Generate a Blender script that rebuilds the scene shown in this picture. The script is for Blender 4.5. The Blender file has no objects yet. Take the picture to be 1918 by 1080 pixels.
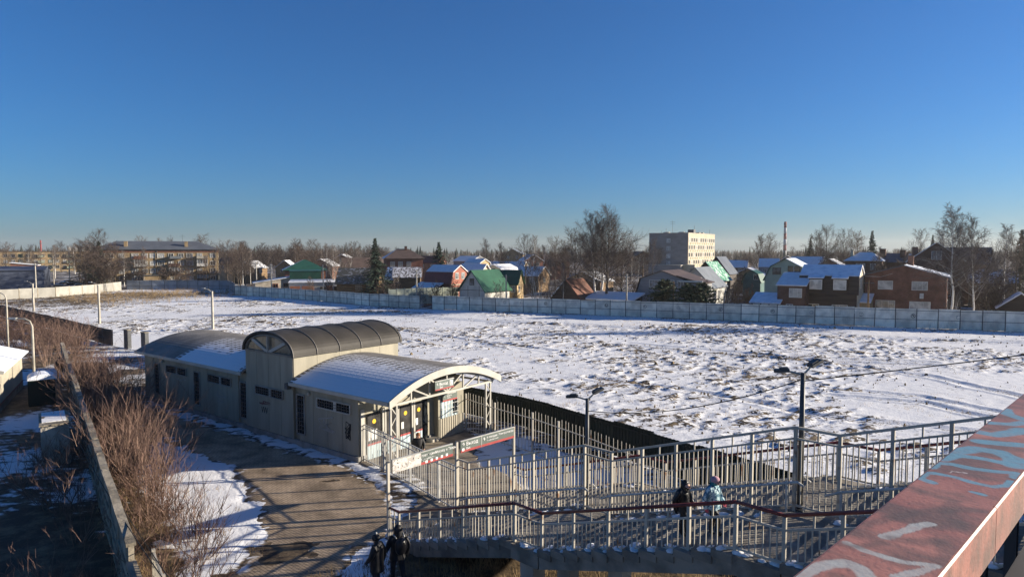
import bpy, math, random
import numpy as np
from mathutils import Vector, Matrix

random.seed(11)
R = math.radians
SC = bpy.context.scene
COL = SC.collection

# ---------------------------------------------------------------- camera, sky, sun, exposure
CAM_H, FPX = 10.0, 1240.0                      # eye height on the footbridge, focal length in 1918-px pixels
cam = bpy.data.cameras.new('camera')
cam.sensor_width = 36.0
cam.lens = 36.0 * FPX / 1918.0
cam.clip_start, cam.clip_end = 0.05, 9000.0
cam_o = bpy.data.objects.new('camera', cam)
cam_o.location = (0, 0, CAM_H)
cam_o.rotation_euler = (math.pi / 2 - math.atan(70 / FPX), 0, 0)
COL.objects.link(cam_o)
SC.camera = cam_o

SUN_EL, SUN_AZ = R(15.0), math.atan2(0.986, 0.165)     # azimuth clockwise from +Y
world = bpy.data.worlds.new('World')
SC.world = world
world.use_nodes = True
wn = world.node_tree.nodes
sky = wn.new('ShaderNodeTexSky')
sky.sky_type = 'NISHITA'
sky.sun_disc = False
sky.sun_elevation = SUN_EL
sky.sun_rotation = SUN_AZ
sky.altitude = 150.0
sky.air_density = 1.12
sky.dust_density = 0.35
sky.ozone_density = 10.0
wn['Background'].inputs['Strength'].default_value = 0.057
world.node_tree.links.new(sky.outputs['Color'], wn['Background'].inputs['Color'])

sun = bpy.data.lights.new('sun', 'SUN')
sun.energy = 5.0
sun.angle = R(0.53)
sun.color = (1.0, 0.885, 0.72)
sun_o = bpy.data.objects.new('sun', sun)
sd = Vector((math.sin(SUN_AZ) * math.cos(SUN_EL), math.cos(SUN_AZ) * math.cos(SUN_EL), math.sin(SUN_EL)))
sun_o.rotation_euler = (-sd).to_track_quat('-Z', 'Y').to_euler()
sun_o.location = (40, 10, 40)
COL.objects.link(sun_o)

SC.view_settings.view_transform = 'Standard'
SC.view_settings.look = 'None'
SC.view_settings.gamma = 1.0
SC.view_settings.use_curve_mapping = False
SC.view_settings.exposure = 1.2

# ---------------------------------------------------------------- materials
MATS = {}
def mat(name, col, rough=0.8, var=0.18, scale=2.0, bump=0.0, bscale=None, metal=0.0, col2=None, lo=0.4, hi=0.6,
        detail=4.0, stretch=(1, 1, 1), rnd=0.0, spec=0.3):
    """Principled surface whose colour wanders between two tones with object-space noise."""
    if name in MATS: return MATS[name]
    m = bpy.data.materials.new(name); m.use_nodes = True
    nt = m.node_tree; N = nt.nodes; Lk = nt.links.new
    b = N['Principled BSDF']
    b.inputs['Roughness'].default_value = rough
    b.inputs['Metallic'].default_value = metal
    b.inputs['Specular IOR Level'].default_value = spec
    tc = N.new('ShaderNodeTexCoord'); mp = N.new('ShaderNodeMapping')
    mp.inputs['Scale'].default_value = stretch
    Lk(tc.outputs['Object'], mp.inputs['Vector'])
    oi = N.new('ShaderNodeObjectInfo')
    ad = N.new('ShaderNodeVectorMath'); ad.operation = 'ADD'
    ml = N.new('ShaderNodeMath'); ml.operation = 'MULTIPLY'; ml.inputs[1].default_value = 57.0
    Lk(oi.outputs['Random'], ml.inputs[0]); Lk(mp.outputs['Vector'], ad.inputs[0]); Lk(ml.outputs[0], ad.inputs[1])
    nz = N.new('ShaderNodeTexNoise'); nz.inputs['Scale'].default_value = scale; nz.inputs['Detail'].default_value = detail
    Lk(ad.outputs[0], nz.inputs['Vector'])
    rp = N.new('ShaderNodeMapRange'); rp.inputs['From Min'].default_value = lo; rp.inputs['From Max'].default_value = hi
    Lk(nz.outputs['Fac'], rp.inputs['Value'])
    mx = N.new('ShaderNodeMix'); mx.data_type = 'RGBA'
    c1 = tuple(c * (1 - var) for c in col); c2 = col2 if col2 else tuple(min(1, c * (1 + var)) for c in col)
    if col2: c1 = col
    mx.inputs['A'].default_value = (*c1, 1); mx.inputs['B'].default_value = (*c2, 1)
    Lk(rp.outputs['Result'], mx.inputs['Factor'])
    out = mx.outputs['Result']
    if rnd:
        hs = N.new('ShaderNodeHueSaturation'); mr = N.new('ShaderNodeMapRange')
        mr.inputs['To Min'].default_value = 1 - rnd; mr.inputs['To Max'].default_value = 1 + rnd
        Lk(oi.outputs['Random'], mr.inputs['Value']); Lk(mr.outputs['Result'], hs.inputs['Value']); Lk(out, hs.inputs['Color'])
        out = hs.outputs['Color']
    Lk(out, b.inputs['Base Color'])
    if bump:
        n2 = N.new('ShaderNodeTexNoise'); n2.inputs['Scale'].default_value = bscale or scale * 6; n2.inputs['Detail'].default_value = 3
        bp = N.new('ShaderNodeBump'); bp.inputs['Strength'].default_value = min(1, bump); bp.inputs['Distance'].default_value = 0.03
        Lk(ad.outputs[0], n2.inputs['Vector']); Lk(n2.outputs['Fac'], bp.inputs['Height']); Lk(bp.outputs['Normal'], b.inputs['Normal'])
    MATS[name] = m
    return m

def brick_mat(name, c1, c2, mortar, bw=0.25, bh=0.075, msize=0.008, rough=0.85, rz=0.0, swap=False, dirt=0.25):
    if name in MATS: return MATS[name]
    m = bpy.data.materials.new(name); m.use_nodes = True
    nt = m.node_tree; N = nt.nodes; Lk = nt.links.new
    b = N['Principled BSDF']; b.inputs['Roughness'].default_value = rough; b.inputs['Specular IOR Level'].default_value = 0.2
    tc = N.new('ShaderNodeTexCoord')
    src = tc.outputs['Object']
    mp = N.new('ShaderNodeMapping')
    mp.inputs['Rotation'].default_value = (0, 0, rz)
    Lk(src, mp.inputs['Vector'])
    vec = mp.outputs['Vector']
    if not swap:                                  # vertical walls: x+y along, z up
        sp = N.new('ShaderNodeSeparateXYZ'); cb = N.new('ShaderNodeCombineXYZ'); sm = N.new('ShaderNodeMath'); sm.operation = 'ADD'
        Lk(vec, sp.inputs[0]); Lk(sp.outputs['X'], sm.inputs[0]); Lk(sp.outputs['Y'], sm.inputs[1]); Lk(sm.outputs[0], cb.inputs['X']); Lk(sp.outputs['Z'], cb.inputs['Y'])
        vec = cb.outputs[0]
    bt = N.new('ShaderNodeTexBrick'); bt.inputs['Scale'].default_value = 1.0
    bt.inputs['Brick Width'].default_value = bw; bt.inputs['Row Height'].default_value = bh; bt.inputs['Mortar Size'].default_value = msize
    bt.inputs['Color1'].default_value = (*c1, 1); bt.inputs['Color2'].default_value = (*c2, 1); bt.inputs['Mortar'].default_value = (*mortar, 1)
    Lk(vec, bt.inputs['Vector'])
    nz = N.new('ShaderNodeTexNoise'); nz.inputs['Scale'].default_value = 0.9; nz.inputs['Detail'].default_value = 6
    Lk(src, nz.inputs['Vector'])
    mr = N.new('ShaderNodeMapRange'); mr.inputs['From Min'].default_value = 0.35; mr.inputs['From Max'].default_value = 0.65
    mr.inputs['To Min'].default_value = 1 - dirt; mr.inputs['To Max'].default_value = 1 + dirt
    Lk(nz.outputs['Fac'], mr.inputs['Value'])
    hs = N.new('ShaderNodeHueSaturation'); Lk(bt.outputs['Color'], hs.inputs['Color']); Lk(mr.outputs['Result'], hs.inputs['Value'])
    Lk(hs.outputs['Color'], b.inputs['Base Color'])
    bp = N.new('ShaderNodeBump'); bp.inputs['Strength'].default_value = 0.5; bp.inputs['Distance'].default_value = 0.01; bp.invert = True
    Lk(bt.outputs['Fac'], bp.inputs['Height']); Lk(bp.outputs['Normal'], b.inputs['Normal'])
    MATS[name] = m
    return m

SNOW = (0.70, 0.705, 0.72)
SOIL = (0.05, 0.039, 0.03)
STRAW = (0.25, 0.185, 0.105)
def ground_mat(name, snow=SNOW, dark=SOIL, straw=STRAW, fine=5.5, amp=1.35, wet=0.75):
    """Snow lying thin over soil and straw: the mesh attribute 'soil' says how bare the ground is."""
    m = bpy.data.materials.new(name); m.use_nodes = True
    nt = m.node_tree; N = nt.nodes; Lk = nt.links.new
    b = N['Principled BSDF']; b.inputs['Roughness'].default_value = wet; b.inputs['Specular IOR Level'].default_value = 0.15
    tc = N.new('ShaderNodeTexCoord'); at = N.new('ShaderNodeAttribute'); at.attribute_name = 'soil'
    n1 = N.new('ShaderNodeTexNoise'); n1.inputs['Scale'].default_value = fine; n1.inputs['Detail'].default_value = 5; n1.inputs['Roughness'].default_value = 0.6
    mp_ = N.new('ShaderNodeMapping'); mp_.inputs['Scale'].default_value = (0.6, 1.15, 1); mp_.inputs['Rotation'].default_value = (0, 0, -0.35); Lk(tc.outputs['Object'], mp_.inputs['Vector']); Lk(mp_.outputs[0], n1.inputs['Vector'])
    a1 = N.new('ShaderNodeMath'); a1.operation = 'MULTIPLY_ADD'; a1.inputs[1].default_value = amp * 2; a1.inputs[2].default_value = -amp
    Lk(n1.outputs['Fac'], a1.inputs[0])
    a2 = N.new('ShaderNodeMath'); a2.operation = 'ADD'; Lk(a1.outputs[0], a2.inputs[0]); Lk(at.outputs['Fac'], a2.inputs[1])
    mr = N.new('ShaderNodeMapRange'); mr.inputs['From Min'].default_value = 0.42; mr.inputs['From Max'].default_value = 0.58; Lk(a2.outputs[0], mr.inputs['Value'])
    n2 = N.new('ShaderNodeTexNoise'); n2.inputs['Scale'].default_value = 1.1; n2.inputs['Detail'].default_value = 8; n2.inputs['Roughness'].default_value = 0.7
    Lk(tc.outputs['Object'], n2.inputs['Vector'])
    m2 = N.new('ShaderNodeMapRange'); m2.inputs['From Min'].default_value = 0.46; m2.inputs['From Max'].default_value = 0.66; Lk(n2.outputs['Fac'], m2.inputs['Value'])
    mx1 = N.new('ShaderNodeMix'); mx1.data_type = 'RGBA'; mx1.inputs['A'].default_value = (*dark, 1); mx1.inputs['B'].default_value = (*straw, 1)
    Lk(m2.outputs['Result'], mx1.inputs['Factor'])
    mx = N.new('ShaderNodeMix'); mx.data_type = 'RGBA'; mx.inputs['A'].default_value = (*snow, 1)
    Lk(mr.outputs['Result'], mx.inputs['Factor']); Lk(mx1.outputs['Result'], mx.inputs['B'])
    Lk(mx.outputs['Result'], b.inputs['Base Color'])
    n3 = N.new('ShaderNodeTexNoise'); n3.inputs['Scale'].default_value = 9; n3.inputs['Detail'].default_value = 5
    Lk(tc.outputs['Object'], n3.inputs['Vector'])
    bp = N.new('ShaderNodeBump'); bp.inputs['Strength'].default_value = 0.5; bp.inputs['Distance'].default_value = 0.05
    Lk(n3.outputs['Fac'], bp.inputs['Height']); Lk(bp.outputs['Normal'], b.inputs['Normal'])
    return m

def vault_mat(name, base, y_full, y_end, x0, x1, seed=0.0):
    """Roofing felt with melting snow lying on the low side of the vault (local y), thinning out along the seams."""
    m = bpy.data.materials.new(name); m.use_nodes = True
    nt = m.node_tree; N = nt.nodes; Lk = nt.links.new
    b = N['Principled BSDF']; b.inputs['Roughness'].default_value = 0.75; b.inputs['Specular IOR Level'].default_value = 0.25
    tc = N.new('ShaderNodeTexCoord'); sp = N.new('ShaderNodeSeparateXYZ'); Lk(tc.outputs['Object'], sp.inputs[0])
    def rng(o, a, c, d=0.0, e=1.0):
        r = N.new('ShaderNodeMapRange'); r.inputs['From Min'].default_value = a; r.inputs['From Max'].default_value = c
        r.inputs['To Min'].default_value = d; r.inputs['To Max'].default_value = e; Lk(o, r.inputs['Value']); return r.outputs['Result']
    def op(k, a, c):
        n = N.new('ShaderNodeMath'); n.operation = k
        for i, q in enumerate((a, c)):
            if isinstance(q, (int, float)): n.inputs[i].default_value = q
            else: Lk(q, n.inputs[i])
        return n.outputs[0]
    amt = rng(sp.outputs['Y'], y_full, y_end, 1.0, 0.0)
    ex = op('MULTIPLY', rng(sp.outputs['X'], x0, x0 + 0.9), rng(sp.outputs['X'], x1 - 0.7, x1, 1.0, 0.0))
    n1 = N.new('ShaderNodeTexNoise'); n1.inputs['Scale'].default_value = 1.1; n1.inputs['Detail'].default_value = 7; n1.inputs['Roughness'].default_value = 0.65
    ofs = N.new('ShaderNodeVectorMath'); ofs.operation = 'ADD'; ofs.inputs[1].default_value = (seed, seed, 0); Lk(tc.outputs['Object'], ofs.inputs[0]); Lk(ofs.outputs[0], n1.inputs['Vector'])
    bt = N.new('ShaderNodeTexBrick'); bt.offset = 0.0; bt.inputs['Scale'].default_value = 1.0; bt.inputs['Brick Width'].default_value = 0.46; bt.inputs['Row Height'].default_value = 0.26
    bt.inputs['Mortar Size'].default_value = 0.05; bt.inputs['Mortar Smooth'].default_value = 0.6; bt.inputs['Color1'].default_value = (0, 0, 0, 1); bt.inputs['Color2'].default_value = (0.35, 0.35, 0.35, 1); bt.inputs['Mortar'].default_value = (1, 1, 1, 1)
    Lk(tc.outputs['Object'], bt.inputs['Vector'])
    v = op('ADD', op('MULTIPLY', amt, ex), op('MULTIPLY', op('SUBTRACT', n1.outputs['Fac'], 0.5), 0.75))
    v = op('ADD', v, op('MULTIPLY', op('SUBTRACT', bt.outputs['Color'], 0.5), 0.62))
    fac = rng(v, 0.40, 0.56)
    n2 = N.new('ShaderNodeTexNoise'); n2.inputs['Scale'].default_value = 0.9; n2.inputs['Detail'].default_value = 6; Lk(tc.outputs['Object'], n2.inputs['Vector'])
    mx1 = N.new('ShaderNodeMix'); mx1.data_type = 'RGBA'; mx1.inputs['A'].default_value = (*[c * 0.75 for c in base], 1); mx1.inputs['B'].default_value = (*[c * 1.25 for c in base], 1)
    Lk(rng(n2.outputs['Fac'], 0.35, 0.65), mx1.inputs['Factor'])
    mx = N.new('ShaderNodeMix'); mx.data_type = 'RGBA'; Lk(fac, mx.inputs['Factor']); Lk(mx1.outputs['Result'], mx.inputs['A']); mx.inputs['B'].default_value = (*SNOW, 1)
    Lk(mx.outputs['Result'], b.inputs['Base Color'])
    bp = N.new('ShaderNodeBump'); bp.inputs['Strength'].default_value = 0.35; bp.inputs['Distance'].default_value = 0.02
    Lk(bt.outputs['Color'], bp.inputs['Height']); Lk(bp.outputs['Normal'], b.inputs['Normal'])
    return m

def rail_mat(name):
    """Thick pink-red paint on the footbridge rail, worn to dark patches, sprayed over with pale blue and white strokes."""
    m = bpy.data.materials.new(name); m.use_nodes = True
    nt = m.node_tree; N = nt.nodes; Lk = nt.links.new
    b = N['Principled BSDF']; b.inputs['Roughness'].default_value = 0.55
    tc = N.new('ShaderNodeTexCoord'); sp = N.new('ShaderNodeSeparateXYZ'); Lk(tc.outputs['Object'], sp.inputs[0])
    def noise(s, d=5, st=(1, 1, 1), ofs=(0, 0, 0)):
        mp = N.new('ShaderNodeMapping'); mp.inputs['Scale'].default_value = st; mp.inputs['Location'].default_value = ofs
        Lk(tc.outputs['Object'], mp.inputs['Vector'])
        n = N.new('ShaderNodeTexNoise'); n.inputs['Scale'].default_value = s; n.inputs['Detail'].default_value = d; Lk(mp.outputs[0], n.inputs['Vector']); return n.outputs['Fac']
    def rng(o, a, c, d=0.0, e=1.0):
        r = N.new('ShaderNodeMapRange'); r.inputs['From Min'].default_value = a; r.inputs['From Max'].default_value = c
        r.inputs['To Min'].default_value = d; r.inputs['To Max'].default_value = e; Lk(o, r.inputs['Value']); return r.outputs['Result']
    def mix(f, A, B):
        x = N.new('ShaderNodeMix'); x.data_type = 'RGBA'; Lk(f, x.inputs['Factor'])
        for k, q in (('A', A), ('B', B)):
            if isinstance(q, tuple): x.inputs[k].default_value = (*q, 1)
            else: Lk(q, x.inputs[k])
        return x.outputs['Result']
    c = mix(rng(noise(5.0), 0.38, 0.62), (0.27, 0.105, 0.083), (0.36, 0.155, 0.12))
    c = mix(rng(noise(7.0, 6, (1.4, 0.8, 1), (3, 1, 0)), 0.44, 0.62, 0, 0.85), c, (0.115, 0.072, 0.06))
    c = mix(rng(noise(60, 2), 0.62, 0.7, 0, 0.5), c, (0.10, 0.07, 0.06))
    Lk(c, b.inputs['Base Color'])
    bp = N.new('ShaderNodeBump'); bp.inputs['Strength'].default_value = 0.25; bp.inputs['Distance'].default_value = 0.004
    Lk(noise(90, 4), bp.inputs['Height']); Lk(bp.outputs['Normal'], b.inputs['Normal'])
    return m

def spray_skin_mat():
    m = rail_mat('sprayed_rail_paint'); nt = m.node_tree; N = nt.nodes; b = N['Principled BSDF']; src = b.inputs['Base Color'].links[0].from_socket
    a1 = N.new('ShaderNodeAttribute'); a1.attribute_name = 'soil'; a2 = N.new('ShaderNodeAttribute'); a2.attribute_name = 'spray'; x = N.new('ShaderNodeMix'); x.data_type = 'RGBA'
    nt.links.new(a1.outputs['Fac'], x.inputs['Factor']); nt.links.new(src, x.inputs['A']); nt.links.new(a2.outputs['Color'], x.inputs['B']); nt.links.new(x.outputs['Result'], b.inputs['Base Color'])
    return m

# palette
m_snow = mat('snow', SNOW, 0.7, 0.04, 1.5, bump=0.5, bscale=5)
m_snowmetal = mat('roof_thin_snow', (0.62, 0.66, 0.72), 0.6, 0.1, 1.2, col2=(0.80, 0.82, 0.86), lo=0.35, hi=0.55, bump=0.2)
m_snowold = mat('roof_broken_snow', (0.10, 0.095, 0.09), 0.85, 0.1, 2.2, col2=(0.72, 0.74, 0.78), lo=0.47, hi=0.56, bump=0.6, rnd=0.1)
m_moss = mat('roof_mossy_boards', (0.10, 0.095, 0.08), 0.9, 0.25, 1.7, col2=(0.42, 0.43, 0.45), lo=0.56, hi=0.66, bump=0.8, stretch=(1, 2.2, 2.2))
m_wall = mat('station_cladding', (0.285, 0.262, 0.20), 0.6, 0.13, 1.3, bump=0.1, rnd=0.04, stretch=(1.6, 1.6, 0.3), lo=0.35, hi=0.65)
m_plinth = mat('station_plinth', (0.24, 0.23, 0.21), 0.85, 0.2, 1.5, bump=0.3)
m_trim = mat('white_trim', (0.40, 0.385, 0.34), 0.55, 0.08, 1.5, rnd=0.04)
m_white = mat('white_paint', (0.58, 0.57, 0.53), 0.5, 0.07, 2)
m_felt = mat('dark_roof_felt', (0.036, 0.032, 0.027), 0.65, 0.22, 0.8, bump=0.2)
m_seam = mat('seam_metal', (0.16, 0.145, 0.125), 0.45, 0.15, 3)
m_glass = mat('dark_glass', (0.015, 0.018, 0.022), 0.06, 0.2, 1, spec=0.6)
m_glass2 = mat('curtained_glass', (0.16, 0.17, 0.18), 0.12, 0.5, 1.4, spec=0.6, rnd=0.5)
m_glass3 = mat('pale_glass', (0.42, 0.42, 0.40), 0.2, 0.25, 1.2, spec=0.5, rnd=0.3)
m_greysteel = mat('grey_painted_steel', (0.36, 0.36, 0.34), 0.5, 0.12, 3, col2=(0.48, 0.47, 0.44), rnd=0.1)
m_barsteel = mat('pale_painted_bars', (0.42, 0.39, 0.33), 0.5, 0.1, 2.5, col2=(0.24, 0.13, 0.07), lo=0.60, hi=0.72, rnd=0.12)
m_darksteel = mat('dark_steel', (0.07, 0.072, 0.075), 0.5, 0.2, 3)
m_redrail = mat('dark_red_handrail', (0.17, 0.038, 0.032), 0.4, 0.2, 4)
m_concrete = mat('stair_concrete', (0.20, 0.18, 0.15), 0.9, 0.25, 1.6, bump=0.6, bscale=14, rnd=0.12)
m_concpale = mat('pale_concrete', (0.37, 0.34, 0.285), 0.85, 0.15, 1.4, bump=0.4, rnd=0.08)
m_concwall = mat('weathered_concrete', (0.26, 0.225, 0.17), 0.92, 0.3, 1.3, bump=0.7, bscale=10, rnd=0.12)
m_sheet = mat('grey_zinc_sheet', (0.74, 0.68, 0.57), 0.6, 0.16, 0.9, rnd=0.16, spec=0.15)
m_green = mat('dark_green_sheet', (0.006, 0.014, 0.011), 0.5, 0.15, 1, rnd=0.15)
m_greenroof = mat('green_metal_roof', (0.032, 0.098, 0.056), 0.4, 0.12, 0.7, bump=0.1)
m_greenroof2 = mat('dark_green_roof', (0.018, 0.075, 0.05), 0.45, 0.15, 0.7)
m_board = mat('sign_grey_green', (0.12, 0.145, 0.13), 0.45, 0.08, 1.5)
m_red = mat('sign_red', (0.34, 0.065, 0.062), 0.45, 0.08, 3)
m_ink = mat('sign_white', (0.80, 0.80, 0.78), 0.5, 0.03, 3)
m_yellow = mat('sticker_yellow', (0.75, 0.45, 0.03), 0.5, 0.05, 3)
m_paper = mat('paper', (0.70, 0.70, 0.68), 0.7, 0.06, 5)
m_blue = mat('pale_blue_panel', (0.42, 0.52, 0.55), 0.5, 0.08, 1.5)
m_grafp = mat('sticker_mess', (0.40, 0.37, 0.34), 0.6, 0.3, 5, col2=(0.60, 0.57, 0.53), lo=0.42, hi=0.56)
m_tag = mat('tag_black', (0.02, 0.02, 0.022), 0.6, 0.2, 5)
m_tagw = mat('tag_grey', (0.30, 0.30, 0.29), 0.6, 0.3, 5)
m_spray = mat('spray_blue', (0.13, 0.30, 0.40), 0.6, 0.25, 14, col2=(0.24, 0.36, 0.42), lo=0.45, hi=0.65)
m_sprayw = mat('spray_grey', (0.33, 0.36, 0.37), 0.6, 0.15, 14)
m_sprayd = mat('spray_dark', (0.075, 0.06, 0.052), 0.7, 0.2, 14)
m_brick = brick_mat('red_brick', (0.20, 0.075, 0.045), (0.15, 0.055, 0.035), (0.24, 0.20, 0.17))
m_brickor = brick_mat('orange_brick', (0.24, 0.10, 0.058), (0.20, 0.08, 0.048), (0.34, 0.26, 0.2))
m_brickye = brick_mat('sand_brick', (0.33, 0.24, 0.13), (0.28, 0.20, 0.11), (0.24, 0.19, 0.13), dirt=0.2)
m_brickdk = brick_mat('dark_brick', (0.12, 0.055, 0.038), (0.09, 0.042, 0.03), (0.15, 0.12, 0.1))
m_redpaint = mat('red_painted_wall', (0.27, 0.088, 0.055), 0.7, 0.12, 1)
m_maroon = mat('maroon_sheet', (0.13, 0.028, 0.028), 0.5, 0.15, 0.8)
m_rust = mat('rusty_roof', (0.13, 0.058, 0.04), 0.8, 0.3, 1.1, bump=0.3)
m_brownroof = mat('brown_roof', (0.085, 0.06, 0.05), 0.6, 0.15, 0.8)
m_greyroof = mat('grey_metal_roof', (0.10, 0.11, 0.125), 0.45, 0.12, 0.5, metal=0.1)
m_silver = mat('silver_roof', (0.17, 0.185, 0.195), 0.45, 0.1, 0.6)
m_wood = mat('brown_logs', (0.17, 0.11, 0.06), 0.85, 0.25, 1.2, bump=0.5, stretch=(0.4, 0.4, 5))
m_darkwood = mat('dark_brown_cladding', (0.045, 0.032, 0.026), 0.7, 0.25, 1, stretch=(0.4, 0.4, 4))
m_cream = mat('cream_render', (0.42, 0.37, 0.28), 0.8, 0.08, 0.9)
m_creamsheet = mat('cream_sheet', (0.34, 0.31, 0.245), 0.55, 0.06, 0.8)
m_yellowwall = mat('yellow_render', (0.36, 0.26, 0.14), 0.8, 0.1, 0.9)
m_whitewall = mat('white_render', (0.45, 0.44, 0.41), 0.8, 0.1, 0.9)
m_greywall = mat('grey_siding', (0.24, 0.245, 0.26), 0.7, 0.08, 0.9, stretch=(0.4, 0.4, 6))
m_greenwall = mat('pale_green_siding', (0.40, 0.46, 0.34), 0.7, 0.07, 0.9)
m_palegreen = mat('pale_green_fence', (0.38, 0.41, 0.33), 0.7, 0.1, 0.9, rnd=0.08)
m_tower = mat('silicate_brick', (0.24, 0.225, 0.21), 0.85, 0.1, 0.35, stretch=(1, 1, 2.5))  # tower wall, shaded copy: the dimness of its side is in the colour
m_towerlit = mat('cream_wall_panels', (0.40, 0.345, 0.25), 0.8, 0.08, 0.35)  # tower wall, sunlit copy: lighter and warmer to carry the sunlight in colour
m_shedblue = mat('blue_grey_sheet', (0.085, 0.10, 0.14), 0.6, 0.12, 0.7)
m_door = mat('orange_garage_door', (0.40, 0.165, 0.095), 0.7, 0.12, 1)
m_bark = mat('dark_bark', (0.085, 0.068, 0.055), 0.9, 0.3, 4)
m_twig = mat('brown_twigs', (0.085, 0.061, 0.05), 0.9, 0.2, 1.5, rnd=0.3)
m_twig2 = mat('grey_twigs', (0.12, 0.097, 0.085), 0.9, 0.2, 1.5, rnd=0.25)
m_birch = mat('birch_bark', (0.62, 0.59, 0.54), 0.75, 0.1, 3, col2=(0.10, 0.09, 0.085), lo=0.56, hi=0.66, stretch=(1, 1, 3))
m_birchlimb = mat('birch_limbs', (0.30, 0.27, 0.24), 0.8, 0.25, 2)
m_stem = mat('shrub_stems', (0.185, 0.122, 0.09), 0.8, 0.3, 2, rnd=0.25)
m_stem2 = mat('shrub_tips', (0.12, 0.073, 0.057), 0.8, 0.3, 2, rnd=0.2)
m_needle = mat('spruce_needles', (0.028, 0.048, 0.030), 0.8, 0.4, 1.2, rnd=0.15)
m_pine = mat('pine_needles', (0.045, 0.062, 0.028), 0.8, 0.35, 1.2, rnd=0.15)
m_grass = mat('dry_grass', (0.30, 0.21, 0.11), 0.9, 0.35, 0.6, rnd=0.2)
m_wood_far = mat('far_wood', (0.085, 0.072, 0.065), 0.95, 0.25, 0.02)
m_pine_far = mat('far_conifers', (0.035, 0.045, 0.04), 0.95, 0.25, 0.02)
m_skin = mat('skin', (0.50, 0.30, 0.22), 0.6, 0.05, 8)
m_black = mat('black_cloth', (0.010, 0.010, 0.012), 0.6, 0.3, 7)
m_blackshiny = mat('black_padded_cloth', (0.012, 0.012, 0.015), 0.32, 0.3, 9, bump=0.5, bscale=16)
m_navy = mat('dark_trousers', (0.014, 0.015, 0.022), 0.8, 0.2, 8)
m_teal = mat('teal_cloth', (0.03, 0.20, 0.26), 0.6, 0.1, 6)
m_tealpat = mat('patterned_teal_cloth', (0.05, 0.15, 0.22), 0.6, 0.1, 16, col2=(0.42, 0.58, 0.62), lo=0.47, hi=0.53)
m_pink = mat('pink_knit', (0.42, 0.24, 0.28), 0.85, 0.1, 20)
m_hotpink = mat('pink_mitten', (0.62, 0.12, 0.17), 0.8, 0.1, 10)
m_hair = mat('auburn_hair', (0.22, 0.085, 0.03), 0.6, 0.25, 12)
m_rubber = mat('black_rubber', (0.012, 0.012, 0.012), 0.7, 0.2, 5)
CARC = [mat('car_paint_%d' % i, c, 0.25, 0.03, 1, spec=0.6) for i, c in enumerate([(0.03, 0.03, 0.035), (0.35, 0.36, 0.37), (0.05, 0.08, 0.16), (0.55, 0.55, 0.54), (0.18, 0.02, 0.02)])]
m_field = ground_mat('snow_over_soil')
m_yard = ground_mat('patchy_yard_snow', dark=(0.06, 0.045, 0.032), straw=(0.20, 0.145, 0.085), fine=2.2, amp=0.6)
m_town = ground_mat('town_ground_snow', dark=(0.07, 0.055, 0.042), straw=(0.13, 0.10, 0.07), fine=0.35, amp=0.9)
m_slabs = brick_mat('forecourt_slabs', (0.24, 0.20, 0.155), (0.20, 0.17, 0.135), (0.11, 0.09, 0.07), bw=0.5, bh=0.5, msize=0.015, rz=R(44), swap=True, dirt=0.3)

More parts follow.
